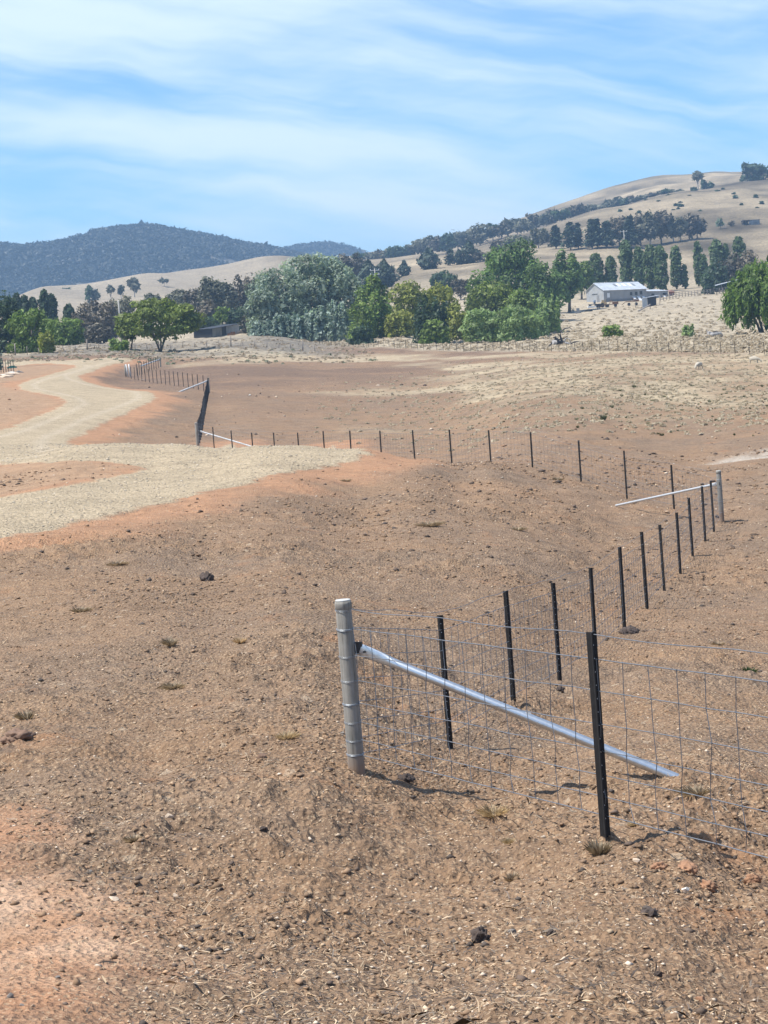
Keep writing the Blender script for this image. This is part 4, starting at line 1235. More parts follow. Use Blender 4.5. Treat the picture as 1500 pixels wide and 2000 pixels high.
tree('umbrella', 1364, 1330, 335, 23, 'lone umbrella shaped tree on a bare stem near the hilltop', 'trees at the hilltop', leafpx=2.2, dens=1.3)
tree('bushy', 1376, 1345, 351, 13, 'dark round bush just right of the umbrella shaped tree', 'trees at the hilltop', trunk=False)
tree('bushy', 1388, 1345, 356, 13, 'low flat bush second right of the umbrella shaped tree', 'trees at the hilltop', trunk=False)
tree('bushy', 1355, 1318, 364, 13, 'ball shaped bush below the umbrella shaped tree', 'trees at the hilltop', trunk=False)
tree('dark', 1465, 1335, 318, 36, 'left dark tree of the heavy clump on the skyline at the right edge', 'trees at the hilltop', opts=dict(base=.04))
tree('dark', 1488, 1335, 321, 34, 'middle dark tree of the heavy clump on the skyline at the right edge', 'trees at the hilltop', opts=dict(base=.04))
tree('dark', 1512, 1335, 320, 34, 'last dark tree of the heavy clump cut by the right edge', 'trees at the hilltop', opts=dict(base=.04))
tree('silver', 1407, 1000, 427, 18, 'small pale olive tree on the slope right of the belt', 'trees at the hilltop', opts=dict(base=.25, lobes=12))
tree('brown', 1429, 1010, 431, 12, 'tiny brown bush between the pale olive tree and the hillside shed', 'trees at the hilltop', trunk=False)
for px_, py_ in ((1347, 384), (1329, 397), (1320, 402), (1328, 403), (1332, 403), (1325, 411), (1315, 414), (1367, 417), (1402, 375), (1412, 371), (1433, 379), (1436, 386), (1476, 383), (1306, 386), (1262, 395), (1286, 396), (1212, 415), (1232, 412), (1248, 417), (1488, 396), (1448, 402), (1478, 410)):
    p_ = hit(px_, py_)
    tree('bushy', px_, float(p_[1]), py_ - random.uniform(3, 7), random.uniform(3, 6), 'tiny dark bush dotted on the bare grey hill face', 'bushes dotted over the hill face', trunk=False, leafpx=1.8, opts=dict(lobes=5))
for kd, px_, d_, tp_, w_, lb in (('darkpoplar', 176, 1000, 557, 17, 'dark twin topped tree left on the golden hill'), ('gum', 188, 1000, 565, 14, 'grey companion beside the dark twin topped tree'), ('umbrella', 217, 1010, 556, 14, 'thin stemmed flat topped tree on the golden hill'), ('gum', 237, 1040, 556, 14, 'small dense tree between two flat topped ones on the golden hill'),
                             ('gum', 263, 1060, 542, 26, 'largest open gum on the golden hill'), ('umbrella', 321, 1150, 543, 17, 'small mushroom shaped tree right on the golden hill'), ('bushy', 298, 1330, 543, 14, 'low round bush on the golden hill brow'), ('bushy', 349, 1375, 531, 18, 'round dark bush on the skyline of the golden hill'), ('bushy', 362, 1400, 533, 12, 'small bush right beside the skyline bush'), ('bushy', 330, 1370, 538, 10, 'pale small bush left of the skyline bush'), ('bushy', 130, 1260, 561, 22, 'flat scrub patch on the golden hill crest')):
    tree(kd, px_, d_, tp_, w_, lb, 'trees on the golden hill', leafpx=2.2, dens=1.2)

# ------------------------------------------------------------------ shearing shed and yard
def corrugated(name, col, scale, rough=.45, metal=.4, var=.08):
    m = bpy.data.materials.new(name); m.use_nodes = True
    t = NT(m.node_tree)
    tc_ = t.n('ShaderNodeTexCoord')
    wv = t.n('ShaderNodeTexWave', wave_type='BANDS', bands_direction='X', ins={'Scale': scale, 'Vector': tc_.outputs['Object']})
    nz = t.noise(tc_.outputs['Object'], .7, 4, .6)
    cc = t.ramp(nz.outputs[0], [(.3, tuple(v * (1 - var * 2) for v in col)), (.7, tuple(min(1, v * (1 + var * 2)) for v in col))])
    bp = t.n('ShaderNodeBump', ins={'Strength': .5, 'Distance': .02, 'Height': wv.outputs[0]})
    b = t.n('ShaderNodeBsdfPrincipled', ins={'Base Color': cc, 'Roughness': rough, 'Metallic': metal, 'Normal': bp.outputs[0]})
    t.n('ShaderNodeOutputMaterial', ins={0: b.outputs[0]})
    return m


M_roof = corrugated('zinc_roof', (0.50, 0.53, 0.56), 4, .5, .15)
M_wall = corrugated('grey_iron_wall', (0.30, 0.30, 0.295), 4, .6, .1)
M_wall2 = corrugated('dull_iron_wall', (0.23, 0.24, 0.25), 3, .6, .2, .18)
M_sky = simple('roof_light', (0.80, 0.82, 0.82), .4)
M_darkin = simple('dark_inside', (0.03, 0.032, 0.036), .8)  # near black for the shade inside openings; also wheels and dark timber
M_glass = simple('window_glass', (0.04, 0.045, 0.05), .12, 0.0)
M_white = simple('white_paint', (0.72, 0.74, 0.74), .5)
M_rust = simple('rusty_iron', (0.17, 0.085, 0.045), .8, .2, .3, 3)
M_red = simple('rusted_red_sheet', (0.26, 0.10, 0.07), .7, .1, .2, 2)
M_stone = simple('base_boards', (0.20, 0.20, 0.20), .9)

SP = gat(1180, 585.0); SP[2] -= .15
SA = math.radians(27)
ex = np.array([math.cos(SA), math.sin(SA), 0.0]); ey = np.array([-math.sin(SA), math.cos(SA), 0.0]); ez = np.array([0, 0, 1.0])
Lw = 14.0; Wd = 8.8; Hh = 3.45; Rg = 2.1
B = lambda x, y, z: SP + ex * x + ey * y + ez * z
shed = empty('shearing_shed', SP, 'large grey iron shearing shed with pale zinc gable roof below the poplars', 'shed')
def panel(m, P4, th=0.06, mi=0):
    P4 = [np.array(p, float) for p in P4]
    nrm = np.cross(P4[1] - P4[0], P4[3] - P4[0]); nrm = nrm / np.linalg.norm(nrm)
    k = len(P4)
    V = P4 + [p - nrm * th for p in P4]
    m.add(V, [tuple(range(k)), tuple(range(2 * k - 1, k - 1, -1))] + [(i, k + i, k + (i + 1) % k, (i + 1) % k) for i in range(k)], mi)
m = MB()
panel(m, [B(0, 0, -.8), B(Lw, 0, -.8), B(Lw, 0, Hh), B(0, 0, Hh)])
panel(m, [B(Lw, .07, -.8), B(Lw, Wd - .07, -.8), B(Lw, Wd - .07, Hh), B(Lw, Wd / 2, Hh + Rg - .1), B(Lw, .07, Hh)])
panel(m, [B(Lw, Wd, -.8), B(0, Wd, -.8), B(0, Wd, Hh), B(Lw, Wd, Hh)])
m.build('wall', [M_wall], shed, SP)
m = MB(); panel(m, [B(0, Wd - .07, -.8), B(0, .07, -.8), B(0, .07, Hh), B(0, Wd / 2, Hh + Rg - .1), B(0, Wd - .07, Hh)])
m.build('gable_wall', [corrugated('sunlit_gable_iron', (0.34, 0.345, 0.34), 4, .6, .1)], shed, SP)  # paler copy of the wall iron, sunlight on the gable put into its colour
ov = .35
m = MB()
panel(m, [B(-ov, -ov, Hh - .12), B(Lw + ov, -ov, Hh - .12), B(Lw + ov, Wd / 2, Hh + Rg), B(-ov, Wd / 2, Hh + Rg)], .05)
panel(m, [B(Lw + ov, Wd + ov, Hh - .12), B(-ov, Wd + ov, Hh - .12), B(-ov, Wd / 2, Hh + Rg), B(Lw + ov, Wd / 2, Hh + Rg)], .05)
m.tube([B(-ov, Wd / 2, Hh + Rg + .03), B(Lw + ov, Wd / 2, Hh + Rg + .03)], .09, 8)
roof = m.build('roof', [M_roof], shed, SP)
def onroof(x, y): return B(x, y, Hh - .12 + (y + ov) / (Wd / 2 + ov) * (Rg + .12))
for x0, mt in ((5.2, M_wall2), (6.3, M_sky), (8.1, M_sky), (10.0, M_sky), (11.2, M_wall2)):
    m = MB(); q = [onroof(x0, 1.9), onroof(x0 + .8, 1.9), onroof(x0 + .8, 3.6), onroof(x0, 3.6)]; q = [p + ez * .03 for p in q]; panel(m, q, .03); m.build('roof_light', [mt], roof, SP)
for x0, z0, w_, h_, mt in ((1.0, 1.35, 1.0, 1.25, M_white), (8.6, 1.75, .7, .8, M_glass), (10.2, 1.75, .8, .85, M_glass), (11.8, 1.85, .8, .9, M_glass)):
    m = MB()
    for a, b_, c_, d_ in ((-.08, -.08, w_ + .16, .08), (-.08, h_, w_ + .16, .08), (-.08, 0, .08, h_), (w_, 0, .08, h_)):
        m.box(B(x0 + a + c_ / 2, -.03, z0 + b_ + d_ / 2), (c_, .06, d_), np.array([ex, ey, ez]).T)
    wo = m.build('window', [M_stone], shed, SP)
    m = MB(); panel(m, [B(x0, -.012, z0), B(x0 + w_, -.012, z0), B(x0 + w_, -.012, z0 + h_), B(x0, -.012, z0 + h_)], .01); m.build('pane', [mt], wo, SP)
m = MB(); m.box(B(Lw / 2, -.05, .15), (Lw - .1, .05, 1.5), np.array([ex, ey, ez]).T); m.build('base_boards', [M_stone], shed, SP)
for x0 in (9.2, 10.8, 12.3):               # pale let-out chutes
    m = MB(); panel(m, [B(x0, -.09, 1.3), B(x0 - .1, -1.5, .1), B(x0 + .75, -1.5, .1), B(x0 + .8, -.09, 1.3)][::-1], .06); m.build('chute', [M_white], shed, SP)
m = MB(); m.box(B(-.04, 4.4, 2.55), (.08, 2.6, .18), np.array([ex, ey, ez]).T); m.build('beam', [M_darkin], shed, SP)
m = MB(); m.box(B(-.03, 2.9, 1.1), (.05, 1.1, 2.1), np.array([ex, ey, ez]).T); m.build('door', [M_stone], shed, SP)
# lower wing
m = MB(); X0, X1 = Lw + .02, Lw + 8.2
panel(m, [B(X0, 1.4, -.8), B(X1, 1.4, -.8), B(X1, 1.4, 2.6), B(X0, 1.4, 2.75)])
panel(m, [B(X1, 1.47, -.8), B(X1, 6.4, -.8), B(X1, 6.4, 3.2), B(X1, 1.47, 2.6)])
wing = m.build('wing_wall', [M_wall], shed, SP)
m = MB(); panel(m, [B(X0 + .34, 1.1, 2.72), B(X1 + .3, 1.1, 2.62), B(X1 + .3, 6.7, 3.3), B(X0 + .34, 6.7, 3.4)], .06); m.build('wing_roof', [M_roof], shed, SP)
m = MB(); panel(m, [B(Lw + 2.6, 1.385, 1.4), B(Lw + 3.6, 1.385, 1.4), B(Lw + 3.6, 1.385, 2.0), B(Lw + 2.6, 1.385, 2.0)], .01); m.build('window', [M_glass], shed, SP)
m = MB(); m.box(B(Lw + 7.0, 1.2, .7), (1.0, .3, 2.6), np.array([ex, ey, ez]).T); m.build('doorway', [M_darkin], shed, SP)
m = MB(); panel(m, [B(X1 + .35, 1.5, -.5), B(X1 + 2.2, 1.5, -.5), B(X1 + 2.2, 1.5, 2.3), B(X1 + .35, 1.5, 2.3)]); panel(m, [B(X1 + .35, 1.2, 2.4), B(X1 + 2.4, 1.2, 2.4), B(X1 + 2.4, 4.5, 2.9), B(X1 + .35, 4.5, 2.9)]); m.build('red_annex', [M_red], shed, SP)
m = MB(); panel(m, [B(Lw + 6.0, 1.0, 1.2), B(Lw + 6.6, -1.2, -.6), B(Lw + 7.5, -1.2, -.6), B(Lw + 6.9, 1.0, 1.2)][::-1], .08); m.build('ramp', [M_white], shed, SP)
# small open-fronted hut in front
HP = gat(1266, 541.0); HP[2] -= .1
hb = lambda x, y, z: HP + np.array([x, y, z])
hut = empty('open_hut', HP, 'small skillion hut with pale side and dark open front before the shed', 'hut')
m = MB(); panel(m, [hb(-1.5, -.6, -.6), hb(-.15, 0, -.6), hb(-.15, 0, 2.35), hb(-1.5, -.6, 2.2)]); m.build('side_wall', [corrugated('pale_hut_iron', (0.42, 0.45, 0.48), 5)], hut, HP)
m = MB(); panel(m, [hb(-.1, 0, -.6), hb(2.1, .3, -.6), hb(2.1, .3, 2.6), hb(-.1, 0, 2.38)]); panel(m, [hb(2.15, .33, -.6), hb(1.6, 2.2, -.6), hb(1.6, 2.2, 2.5), hb(2.15, .33, 2.6)]); m.build('shaded_front', [M_darkin], hut, HP)  # dark sheet painted for the shade inside the open front
m = MB(); panel(m, [hb(-3.6, -.9, 2.0), hb(3.0, -.2, 2.85), hb(2.6, 2.4, 2.9), hb(-3.4, 2.0, 2.05)], .08); m.build('roof', [M_roof], hut, HP)
for x_ in (2.9, -3.3):
    m = MB(); m.tube([hb(x_, -.2 if x_ > 0 else -.7, -.6), hb(x_, -.2 if x_ > 0 else -.7, 2.75 if x_ > 0 else 1.98)], .06, 6); m.build('post', [M_oldwood], hut, HP)
# old machinery
def wheel(m, c_, r_w, mi=0):
    c_ = np.array(c_)
    m.tube([c_ + np.array([0, -.1, 0]), c_ + np.array([0, .1, 0])], r_w, 12, mi)
for px_, d_, lb, ln_, tall in ((1194, 552, 'low rusty farm trailer left of the hut', 3.6, .75), (1235, 556, 'dark rusty machine with a tray beside the hut roof', 3.4, 1.1)):
    p = gat(px_, d_)
    t0 = empty('farm_trailer', p, lb, 'machinery', 'old machinery by the shed')
    m = MB(); m.box(p + np.array([0, 0, tall]), (ln_, 1.6, .16)); m.box(p + np.array([ln_ * .3, 0, tall + .3]), (ln_ * .4, 1.5, .6)); m.beam(p + np.array([-ln_ / 2, 0, tall]), p + np.array([-ln_ * .8, 0, .35]), .12, .12); m.build('tray', [M_rust], t0, p)
    for sx_ in (-.28, .28):
        m = MB(); wheel(m, p + np.array([sx_ * ln_, -.85, .4]), .42); m.build('wheel', [M_darkin], t0, p)
    m = MB(); m.tube([p + np.array([-.5, 0, tall]), p + np.array([-.2, 0, tall + .9]), p + np.array([.5, 0, tall + .8])], .07, 6); m.build('hoop', [M_rust], t0, p)
p = gat(1180, 556); t0 = empty('yellow_machine', p, 'yellowish old tractor hulk by the shed gable corner', 'machinery', 'old machinery by the shed')
m = MB(); m.box(p + np.array([0, 0, 1.0]), (1.4, .9, .9)); m.box(p + np.array([-.3, 0, 1.7]), (.6, .8, .5)); m.tube([p + np.array([.4, 0, 1.4]), p + np.array([.4, 0, 2.1])], .06, 6); m.build('body', [simple('faded_yellow', (.40, .29, .14), .7)], t0, p)
for sx_, r_w in ((-.5, .6), (.6, .4)):
    m = MB(); wheel(m, p + np.array([sx_, -.55, r_w]), r_w); m.build('wheel', [M_darkin], t0, p)
p = gat(1160, 560); t0 = empty('stock_ramp', p, 'white and dark loading clutter under the tree by the shed gable', 'machinery', 'old machinery by the shed')
m = MB(); m.box(p + np.array([.3, 0, .9]), (3.4, 1.2, .12)); m.box(p + np.array([1.0, -.3, .5]), (1.6, .2, .8)); m.box(p + np.array([-1.0, -.3, .5]), (.7, .2, .8)); m.build('deck', [M_darkin], t0, p)
m = MB(); m.tube([p + np.array([.2, -.4, 1.0]), p + np.array([.2, -.4, 2.0])], .3, 10); m.build('drum', [simple('blue_grey_drum', (.10, .14, .20), .5)], t0, p)
m = MB(); m.box(p + np.array([-.6, -.8, .25]), (2.2, .6, .5), Matrix.Rotation(.12, 3, 'Z')); m.build('white_sheet', [M_white], t0, p)
p = gat(1129, 540); t0 = empty('trough', p, 'dark water trough with a block in the shade of the ash tree', 'trough')
m = MB(); m.box(p + np.array([0, 0, .25]), (1.5, .8, .5)); m.build('basin', [M_stone], t0, p)
m = MB(); m.box(p + np.array([0, 0, .9]), (.75, .6, .8)); m.build('block', [M_wall2], t0, p)
p = gat(1150, 542); m = MB(); m.box(p + np.array([0, 0, .15]), (1.9, .5, .35)); m.beam(p + np.array([-.9, -.2, .4]), p + np.array([.9, -.2, .42]), .1, .1); o = m.build('timber_stack', [M_darkin], None, (0, 0, 0)); tag(o, 'low dark stack of timber in the shade beside the trough', 'timber stack')
a_ = gat(1247, 508); b_ = gat(1270, 522)
m = MB(); m.beam(a_ + ez * .15, b_ + ez * 1.0, .35, .2); m.beam(b_ - ez * .2, b_ + ez * 1.3, .18, .18); o = m.build('loading_plank', [M_oldwood]); tag(o, 'grey sloping timber plank on a post below the hut', 'plank')
# stock yard rails
fy_ = empty('yard_fence', gat(1350, 590), 'timber stockyard rails running right from the shed', 'fence')
prev = None
for k, px_ in enumerate(np.linspace(1290, 1418, 22)):
    p = gat(px_, 566 + 40 * (px_ - 1290) / 128)
    m = MB(); m.tube([p - ez * .2, p + ez * 1.5], .09, 6); m.build('post', [M_oldwood], fy_, fy_.location)
    if prev is not None:
        for h_ in (.5, .95, 1.4):
            m = MB(); m.beam(prev + ez * h_, p + ez * h_, .05, .12); m.build('rail', [M_oldwood], fy_, fy_.location)
    prev = p
p0 = gat(1395, 610); p1 = gat(1432, 640)
lean = empty('yard_shelter', p0, 'long low pale roofed shelter at the right end of the stockyard', 'shelter')
m = MB(); panel(m, [p0 + np.array([0, 0, 1.9]), p1 + np.array([0, -20, 2.1]), p1 + np.array([0, -17, 2.3]), p0 + np.array([0, 3, 2.1])], .08); m.build('roof', [M_roof], lean, p0)
for f_ in (0, .25, .5, .75, 1):
    q = p0 + (p1 + np.array([0, -20, 0]) - p0) * f_; q = gz_(q)
    m = MB(); m.tube([q - ez * .2, np.array([q[0], q[1] + .3, p0[2] + 1.9 + f_ * (p1[2] + .2 - p0[2])])], .08, 6); m.build('post', [M_oldwood], lean, p0)
# hillside shed
p = gat(1451, 1010); kx = lambda x, y, z: p + np.array([x * math.cos(.25), y + x * math.sin(.25), z])
hs = empty('hay_shed', p, 'low grey skillion shed with two dark bays alone on the right hill face', 'shed')
m = MB(); panel(m, [kx(3.2, 0, -1), kx(8.6, 0, -1), kx(8.6, 0, 2.3), kx(3.2, 0, 2.2)]); panel(m, [kx(8.65, .05, -1), kx(8.65, 5, -1), kx(8.65, 5, 1.9), kx(8.65, .05, 2.3)]); m.build('wall', [M_wall2], hs, p)
m = MB(); panel(m, [kx(-.3, -.3, 2.3), kx(8.9, -.3, 2.45), kx(8.9, 5.2, 2.0), kx(-.3, 5.2, 1.9)], .08); m.build('roof', [M_wall2], hs, p)
m = MB(); panel(m, [kx(0, 3, -1), kx(3.2, 3, -1), kx(3.2, 3, 2), kx(0, 3, 2)]); m.build('back_wall', [M_darkin], hs, p)
for x_ in (0, 1.6):
    m = MB(); m.tube([kx(x_, 0, -1), kx(x_, 0, 2.25)], .1, 6); m.build('post', [M_oldwood], hs, p)
# dark corrugated shed left of the silver trees
p = gat(416, 428); q = gat(468, 452)
u_ = (q - p); Lx = np.linalg.norm(u_[:2]); u_[2] = 0; u_ /= Lx; n_ = np.array([-u_[1], u_[0], 0])
ks = lambda x, y, z: p + u_ * x + n_ * y + ez * (z + (q[2] - p[2]) * x / Lx)
ds = empty('iron_shed', p, 'long low dark blue grey iron shed beneath the gums left of the silver shrubs', 'shed')
for i in range(6):
    m = MB(); panel(m, [ks(Lx * i / 6 + .03, 0, -.5), ks(Lx * (i + 1) / 6 - .03, 0, -.5), ks(Lx * (i + 1) / 6 - .03, 0, 1.85), ks(Lx * i / 6 + .03, 0, 1.85)]); m.build('wall_panel', [M_darkin if i == 2 else (M_wall2 if i < 4 else M_wall)], ds, p)
m = MB(); panel(m, [ks(-.3, -.4, 1.98), ks(Lx + .3, -.4, 1.98), ks(Lx + .3, 4, 1.9), ks(-.3, 4, 1.9)], .08); panel(m, [ks(-.05, .05, -.5), ks(-.05, .05, 1.85), ks(-.05, 3.9, 1.8), ks(-.05, 3.9, -.5)]); m.build('roof', [M_darkin], ds, p)
for i, (dx, lb) in enumerate(((.25, 'left'), (.5, 'middle'), (.72, 'right'))):
    o_ = ks(Lx * dx + 1, -2.2, .3); o_[2] = ground(o_[0], o_[1])[0]
    m = MB(); m.box(o_ + ez * .25, (1.6, .7, .45), Matrix.Rotation(.3 * i, 3, 'Z')); m.box(o_ + np.array([.3, .1, .6]), (.9, .5, .3)); ob = m.build('scrap_pile', [M_rust if i != 1 else M_oldwood]); tag(ob, ('rusty scrap heap nearest the left end of the iron shed', 'grey timber scrap heap before the dark bay of the iron shed', 'rusty scrap heap by the silver shrubs end of the iron shed')[i], 'scrap')
# power poles
M_pole = simple('pole_wood', (0.30, 0.29, 0.27), .85)
for px_, d_, top, lb, arm in ((1223, 800, 450, 'power pole with pale crossarm in front of the dark tree belt', 2.6), (738, 600, 524, 'power pole with crossarms behind the silver clump', 2.6), (238, 440, 588, 'plain slim power pole among the left brown trees', 0)):
    p = gat(px_, d_); h_ = at(px_, top, d_)[2] - p[2]
    po = empty('power_pole', p, lb, 'power pole', 'power poles')
    m = MB(); m.tube([p - ez * .5, p + np.array([-.02 * h_, 0, h_])], [.2, .15], 8); m.build('pole', [M_pole], po, p)
    tp_ = p + np.array([-.02 * h_, 0, h_])
    if arm:
        for dz in ((-.35,) if px_ > 1000 else (-.5, -1.7)):
            m = MB(); m.beam(tp_ + np.array([-arm / 2, 0, dz]), tp_ + np.array([arm / 2, .3, dz]), .16, .18); ca = m.build('crossarm', [M_palepost], po, p)
            for q_ in (-.45, 0, .45):
                m = MB(); i_ = tp_ + np.array([arm * q_, .15, dz + .08]); m.tube([i_, i_ + ez * .12, i_ + ez * .3], [.05, .09, .07], 8); m.build('insulator', [M_white], ca, p)
    else:
        m = MB(); i_ = tp_ - ez * .1; m.tube([i_, i_ + ez * .3], .07, 8); m.build('insulator', [M_white], po, p)

# ------------------------------------------------------------------ fallen burnt trees
M_char = simple('charred_wood', (0.045, 0.042, 0.04), .85, 0, .3, 2)
M_ash = simple('bleached_wood', (0.36, 0.34, 0.32), .85, 0, .3, 2)
def deadwood(px, d, lb, spec):
    p = gat(px, d)
    r0 = empty('fallen_tree', p, lb, 'dead tree', 'fallen dead trees')
    k_ = d / F
    for nm, mt, pl, rad in spec:
        m = MB(); m.tube([p + np.array([x * k_, (i % 2) * .5 - .2, -y * k_]) for i, (x, y) in enumerate(pl)], [rad * (1 - .75 * i / (len(pl) - 1)) for i in range(len(pl))], 7)
        m.build(nm, [mt], r0, p)
deadwood(1098, 300, 'black fallen tree with one arched limb raised by the long fence', [
    ('arched_limb', M_char, [(0, -8), (-3, -20), (-2, -28), (8, -33), (17, -34), (21, -30)], .16), ('limb', M_char, [(0, -6), (-14, -12), (-24, -2), (-32, 4)], .2), ('limb', M_char, [(0, -8), (14, -2), (24, -6), (36, -7)], .17),
    ('trunk', M_ash, [(-18, -8), (-4, -6), (10, -4), (22, 0)], .36), ('limb', M_char, [(-6, -6), (-13, -18), (-17, -16)], .24), ('limb', M_ash, [(2, -5), (9, -14), (14, -12), (20, 2)], .14), ('limb', M_char, [(-10, -2), (-6, -22), (-8, -28)], .08), ('limb', M_char, [(-16, -4), (-8, -12), (4, -14), (12, -18)], .13)])
deadwood(1395, 322, 'grey and black jumble of broken branches beside the willow', [
    ('trunk', M_ash, [(-12, -2), (0, -6), (12, -7), (17, -3)], .5), ('limb', M_char, [(-14, 0), (-4, -9), (6, -12)], .2), ('limb', M_char, [(-6, 2), (4, -4), (14, -10)], .22), ('limb', M_ash, [(-12, -10), (-2, -9), (8, 0)], .2), ('limb', M_char, [(2, 2), (10, -2), (18, 0)], .28), ('limb', M_ash, [(-10, -4), (-14, -14), (-12, -20)], .08), ('limb', M_char, [(-16, 3), (-8, 0), (0, 3)], .25)])

# ------------------------------------------------------------------ sheep
M_wool = simple('wool', (0.44, 0.39, 0.31), .95, 0, .15, 12, .4)
def sheep(px, d, yaw, lb):
    p = gat(px, d)
    bm = bmesh.new(); lay = bm.verts.layers.skin.verify()
    J = {}
    def V(n, co, r):
        v = bm.verts.new(co); v[lay].radius = (r, r) if not isinstance(r, tuple) else r; J[n] = v
    V('pelvis', (-.34, 0, .60), (.22, .24)); V('rump', (-.52, 0, .60), .17); V('mid', (-.02, 0, .60), (.27, .27)); V('chest', (.34, 0, .58), (.21, .24)); V('neck', (.56, 0, .46), .13); V('poll', (.72, 0, .26), .095); V('nose', (.82, 0, .10), .055)
    V('tail', (-.62, 0, .48), .05)
    E = [('pelvis', 'rump'), ('rump', 'tail'), ('pelvis', 'mid'), ('mid', 'chest'), ('chest', 'neck'), ('neck', 'poll'), ('poll', 'nose')]
    for s_ in (-1, 1):
        V(f'fs{s_}', (.32, s_ * .13, .36), .075); V(f'fk{s_}', (.33, s_ * .13, .2), .04); V(f'ff{s_}', (.33, s_ * .13, .02), .035)
        V(f'hs{s_}', (-.42, s_ * .14, .40), .10); V(f'hh{s_}', (-.52, s_ * .14, .24), .045); V(f'hf{s_}', (-.49, s_ * .14, .02), .035)
        V(f'ear{s_}', (.70, s_ * .15, .30), .03)
        E += [('chest', f'fs{s_}'), (f'fs{s_}', f'fk{s_}'), (f'fk{s_}', f'ff{s_}'), ('pelvis', f'hs{s_}'), (f'hs{s_}', f'hh{s_}'), (f'hh{s_}', f'hf{s_}'), ('poll', f'ear{s_}')]
    for a, b_ in E: bm.edges.new((J[a], J[b_]))
    J['pelvis'][lay].use_root = True
    me = bpy.data.meshes.new('sheep'); bm.to_mesh(me); bm.free()
    o = link('sheep', me, M_wool, None, p - ez * .02)
    o.rotation_euler.z = yaw
    o.scale = (.74, .74, .74)
    sk = o.modifiers.new('skin', 'SKIN'); sk.use_smooth_shade = True
    o.modifiers.new('sub', 'SUBSURF').levels = 2
    o.modifiers['sub'].render_levels = 2
    tag(o, lb, 'sheep', 'sheep grazing in the paddock')
sheep(1365, 168, math.radians(232), 'pale sheep grazing with its head down to the left')
sheep(1474, 180, math.radians(-25), 'woolly sheep grazing near the right edge with its head to the right')

# rubble by the left fence
def ico(sub):
    bm = bmesh.new(); bmesh.ops.create_icosphere(bm, subdivisions=sub, radius=1)
    V = np.array([v.co[:] for v in bm.verts]); Fc = np.array([[v.index for v in f.verts] for f in bm.faces]); bm.free()
    return V, Fc
I1, I2, I3 = ico(1), ico(2), ico(4)
MR = {'tan': simple('sandstone', (0.40, 0.28, 0.18), .9, 0, .12, 9, .4), 'grey': simple('grey_stone', (0.21, 0.185, 0.16), .9, 0, .2, 9, .4), 'pale': simple('pale_stone', (0.56, 0.44, 0.32), .9, 0, .12, 9, .3),
      'dark': simple('dark_clod', (0.075, 0.055, 0.045), .95, 0, .25, 14, .5), 'brown': simple('brown_clod', (0.20, 0.125, 0.085), .95, 0, .2, 14, .5), 'orange': simple('orange_clod', (0.32, 0.175, 0.10), .95, 0, .2, 14, .5), 'white': simple('white_stone', (0.66, 0.60, 0.52), .85, 0, .1, 9, .3)}
def boulder(name, p, size, mt, lb, cat, group, angular=True, seed=0):
    rg = np.random.default_rng(seed + 77)
    V, Fc = I3
    V = V.copy()
    if angular:                            # chop facets off
        for k in range(9):
            n = rg.normal(0, 1, 3); n /= np.linalg.norm(n); h = rg.uniform(.45, .8)
            dd = V @ n; V = V - np.outer(np.maximum(dd - h, 0), n)
        V = V + .02 * np.stack([vnoise(V[:, 0] * 5 + k * 9, V[:, 1] * 5 + V[:, 2] * 4, seed + k) for k in range(3)], 1)
    else:
        r = 1 + .75 * fbm(V[:, 0] * 2.2 + V[:, 2] * 1.3, V[:, 1] * 2.2 - V[:, 2] * 1.7, 4, seed) + .5 * np.abs(fbm(V[:, 0] * 5 + V[:, 2] * 3, V[:, 1] * 5 - V[:, 2] * 4, 3, seed + 3))
        V = V * r[:, None]
    V = V * np.array(size) * .5
    me = quickmesh(name, V, Fc, 3, False)
    o = link(name, me, MR[mt], None, p + ez * size[2] * .13)
    o.rotation_euler = (rg.uniform(-.2, .2), rg.uniform(-.2, .2), rg.uniform(0, 6))
    tag(o, lb, cat, group)
    return o
RB = [(6, 734, .8, 'white'), (16, 733, 1.0, 'pale'), (24, 731, .9, 'white'), (33, 731, .7, 'pale'), (12, 737, 1.1, 'pale'), (22, 728, .6, 'grey'), (38, 728, .7, 'grey')]
for k, (x_, y_, s_, mt) in enumerate(RB):
    p = gpt(x_, y_); boulder('rubble_block', p, (s_ * 1.5, s_, s_ * .55), mt, f'{("white","grey","pale")[0 if mt=="white" else 1 if mt=="grey" else 2]} broken block in the rubble heap by the left edge fence', 'rubble', 'rubble by the left fence', True, k)
p = gpt(24, 727); m = MB(); m.beam(p + np.array([-.5, 0, .45]), p + np.array([.5, 0, .5]), .5, .16); m.beam(p + np.array([-.3, .1, .6]), p + np.array([.3, .1, .62]), .3, .1); o = m.build('green_box', [simple('teal_plastic', (.03, .16, .13), .5)]); tag(o, 'teal green plastic lid lying on the rubble heap', 'box')

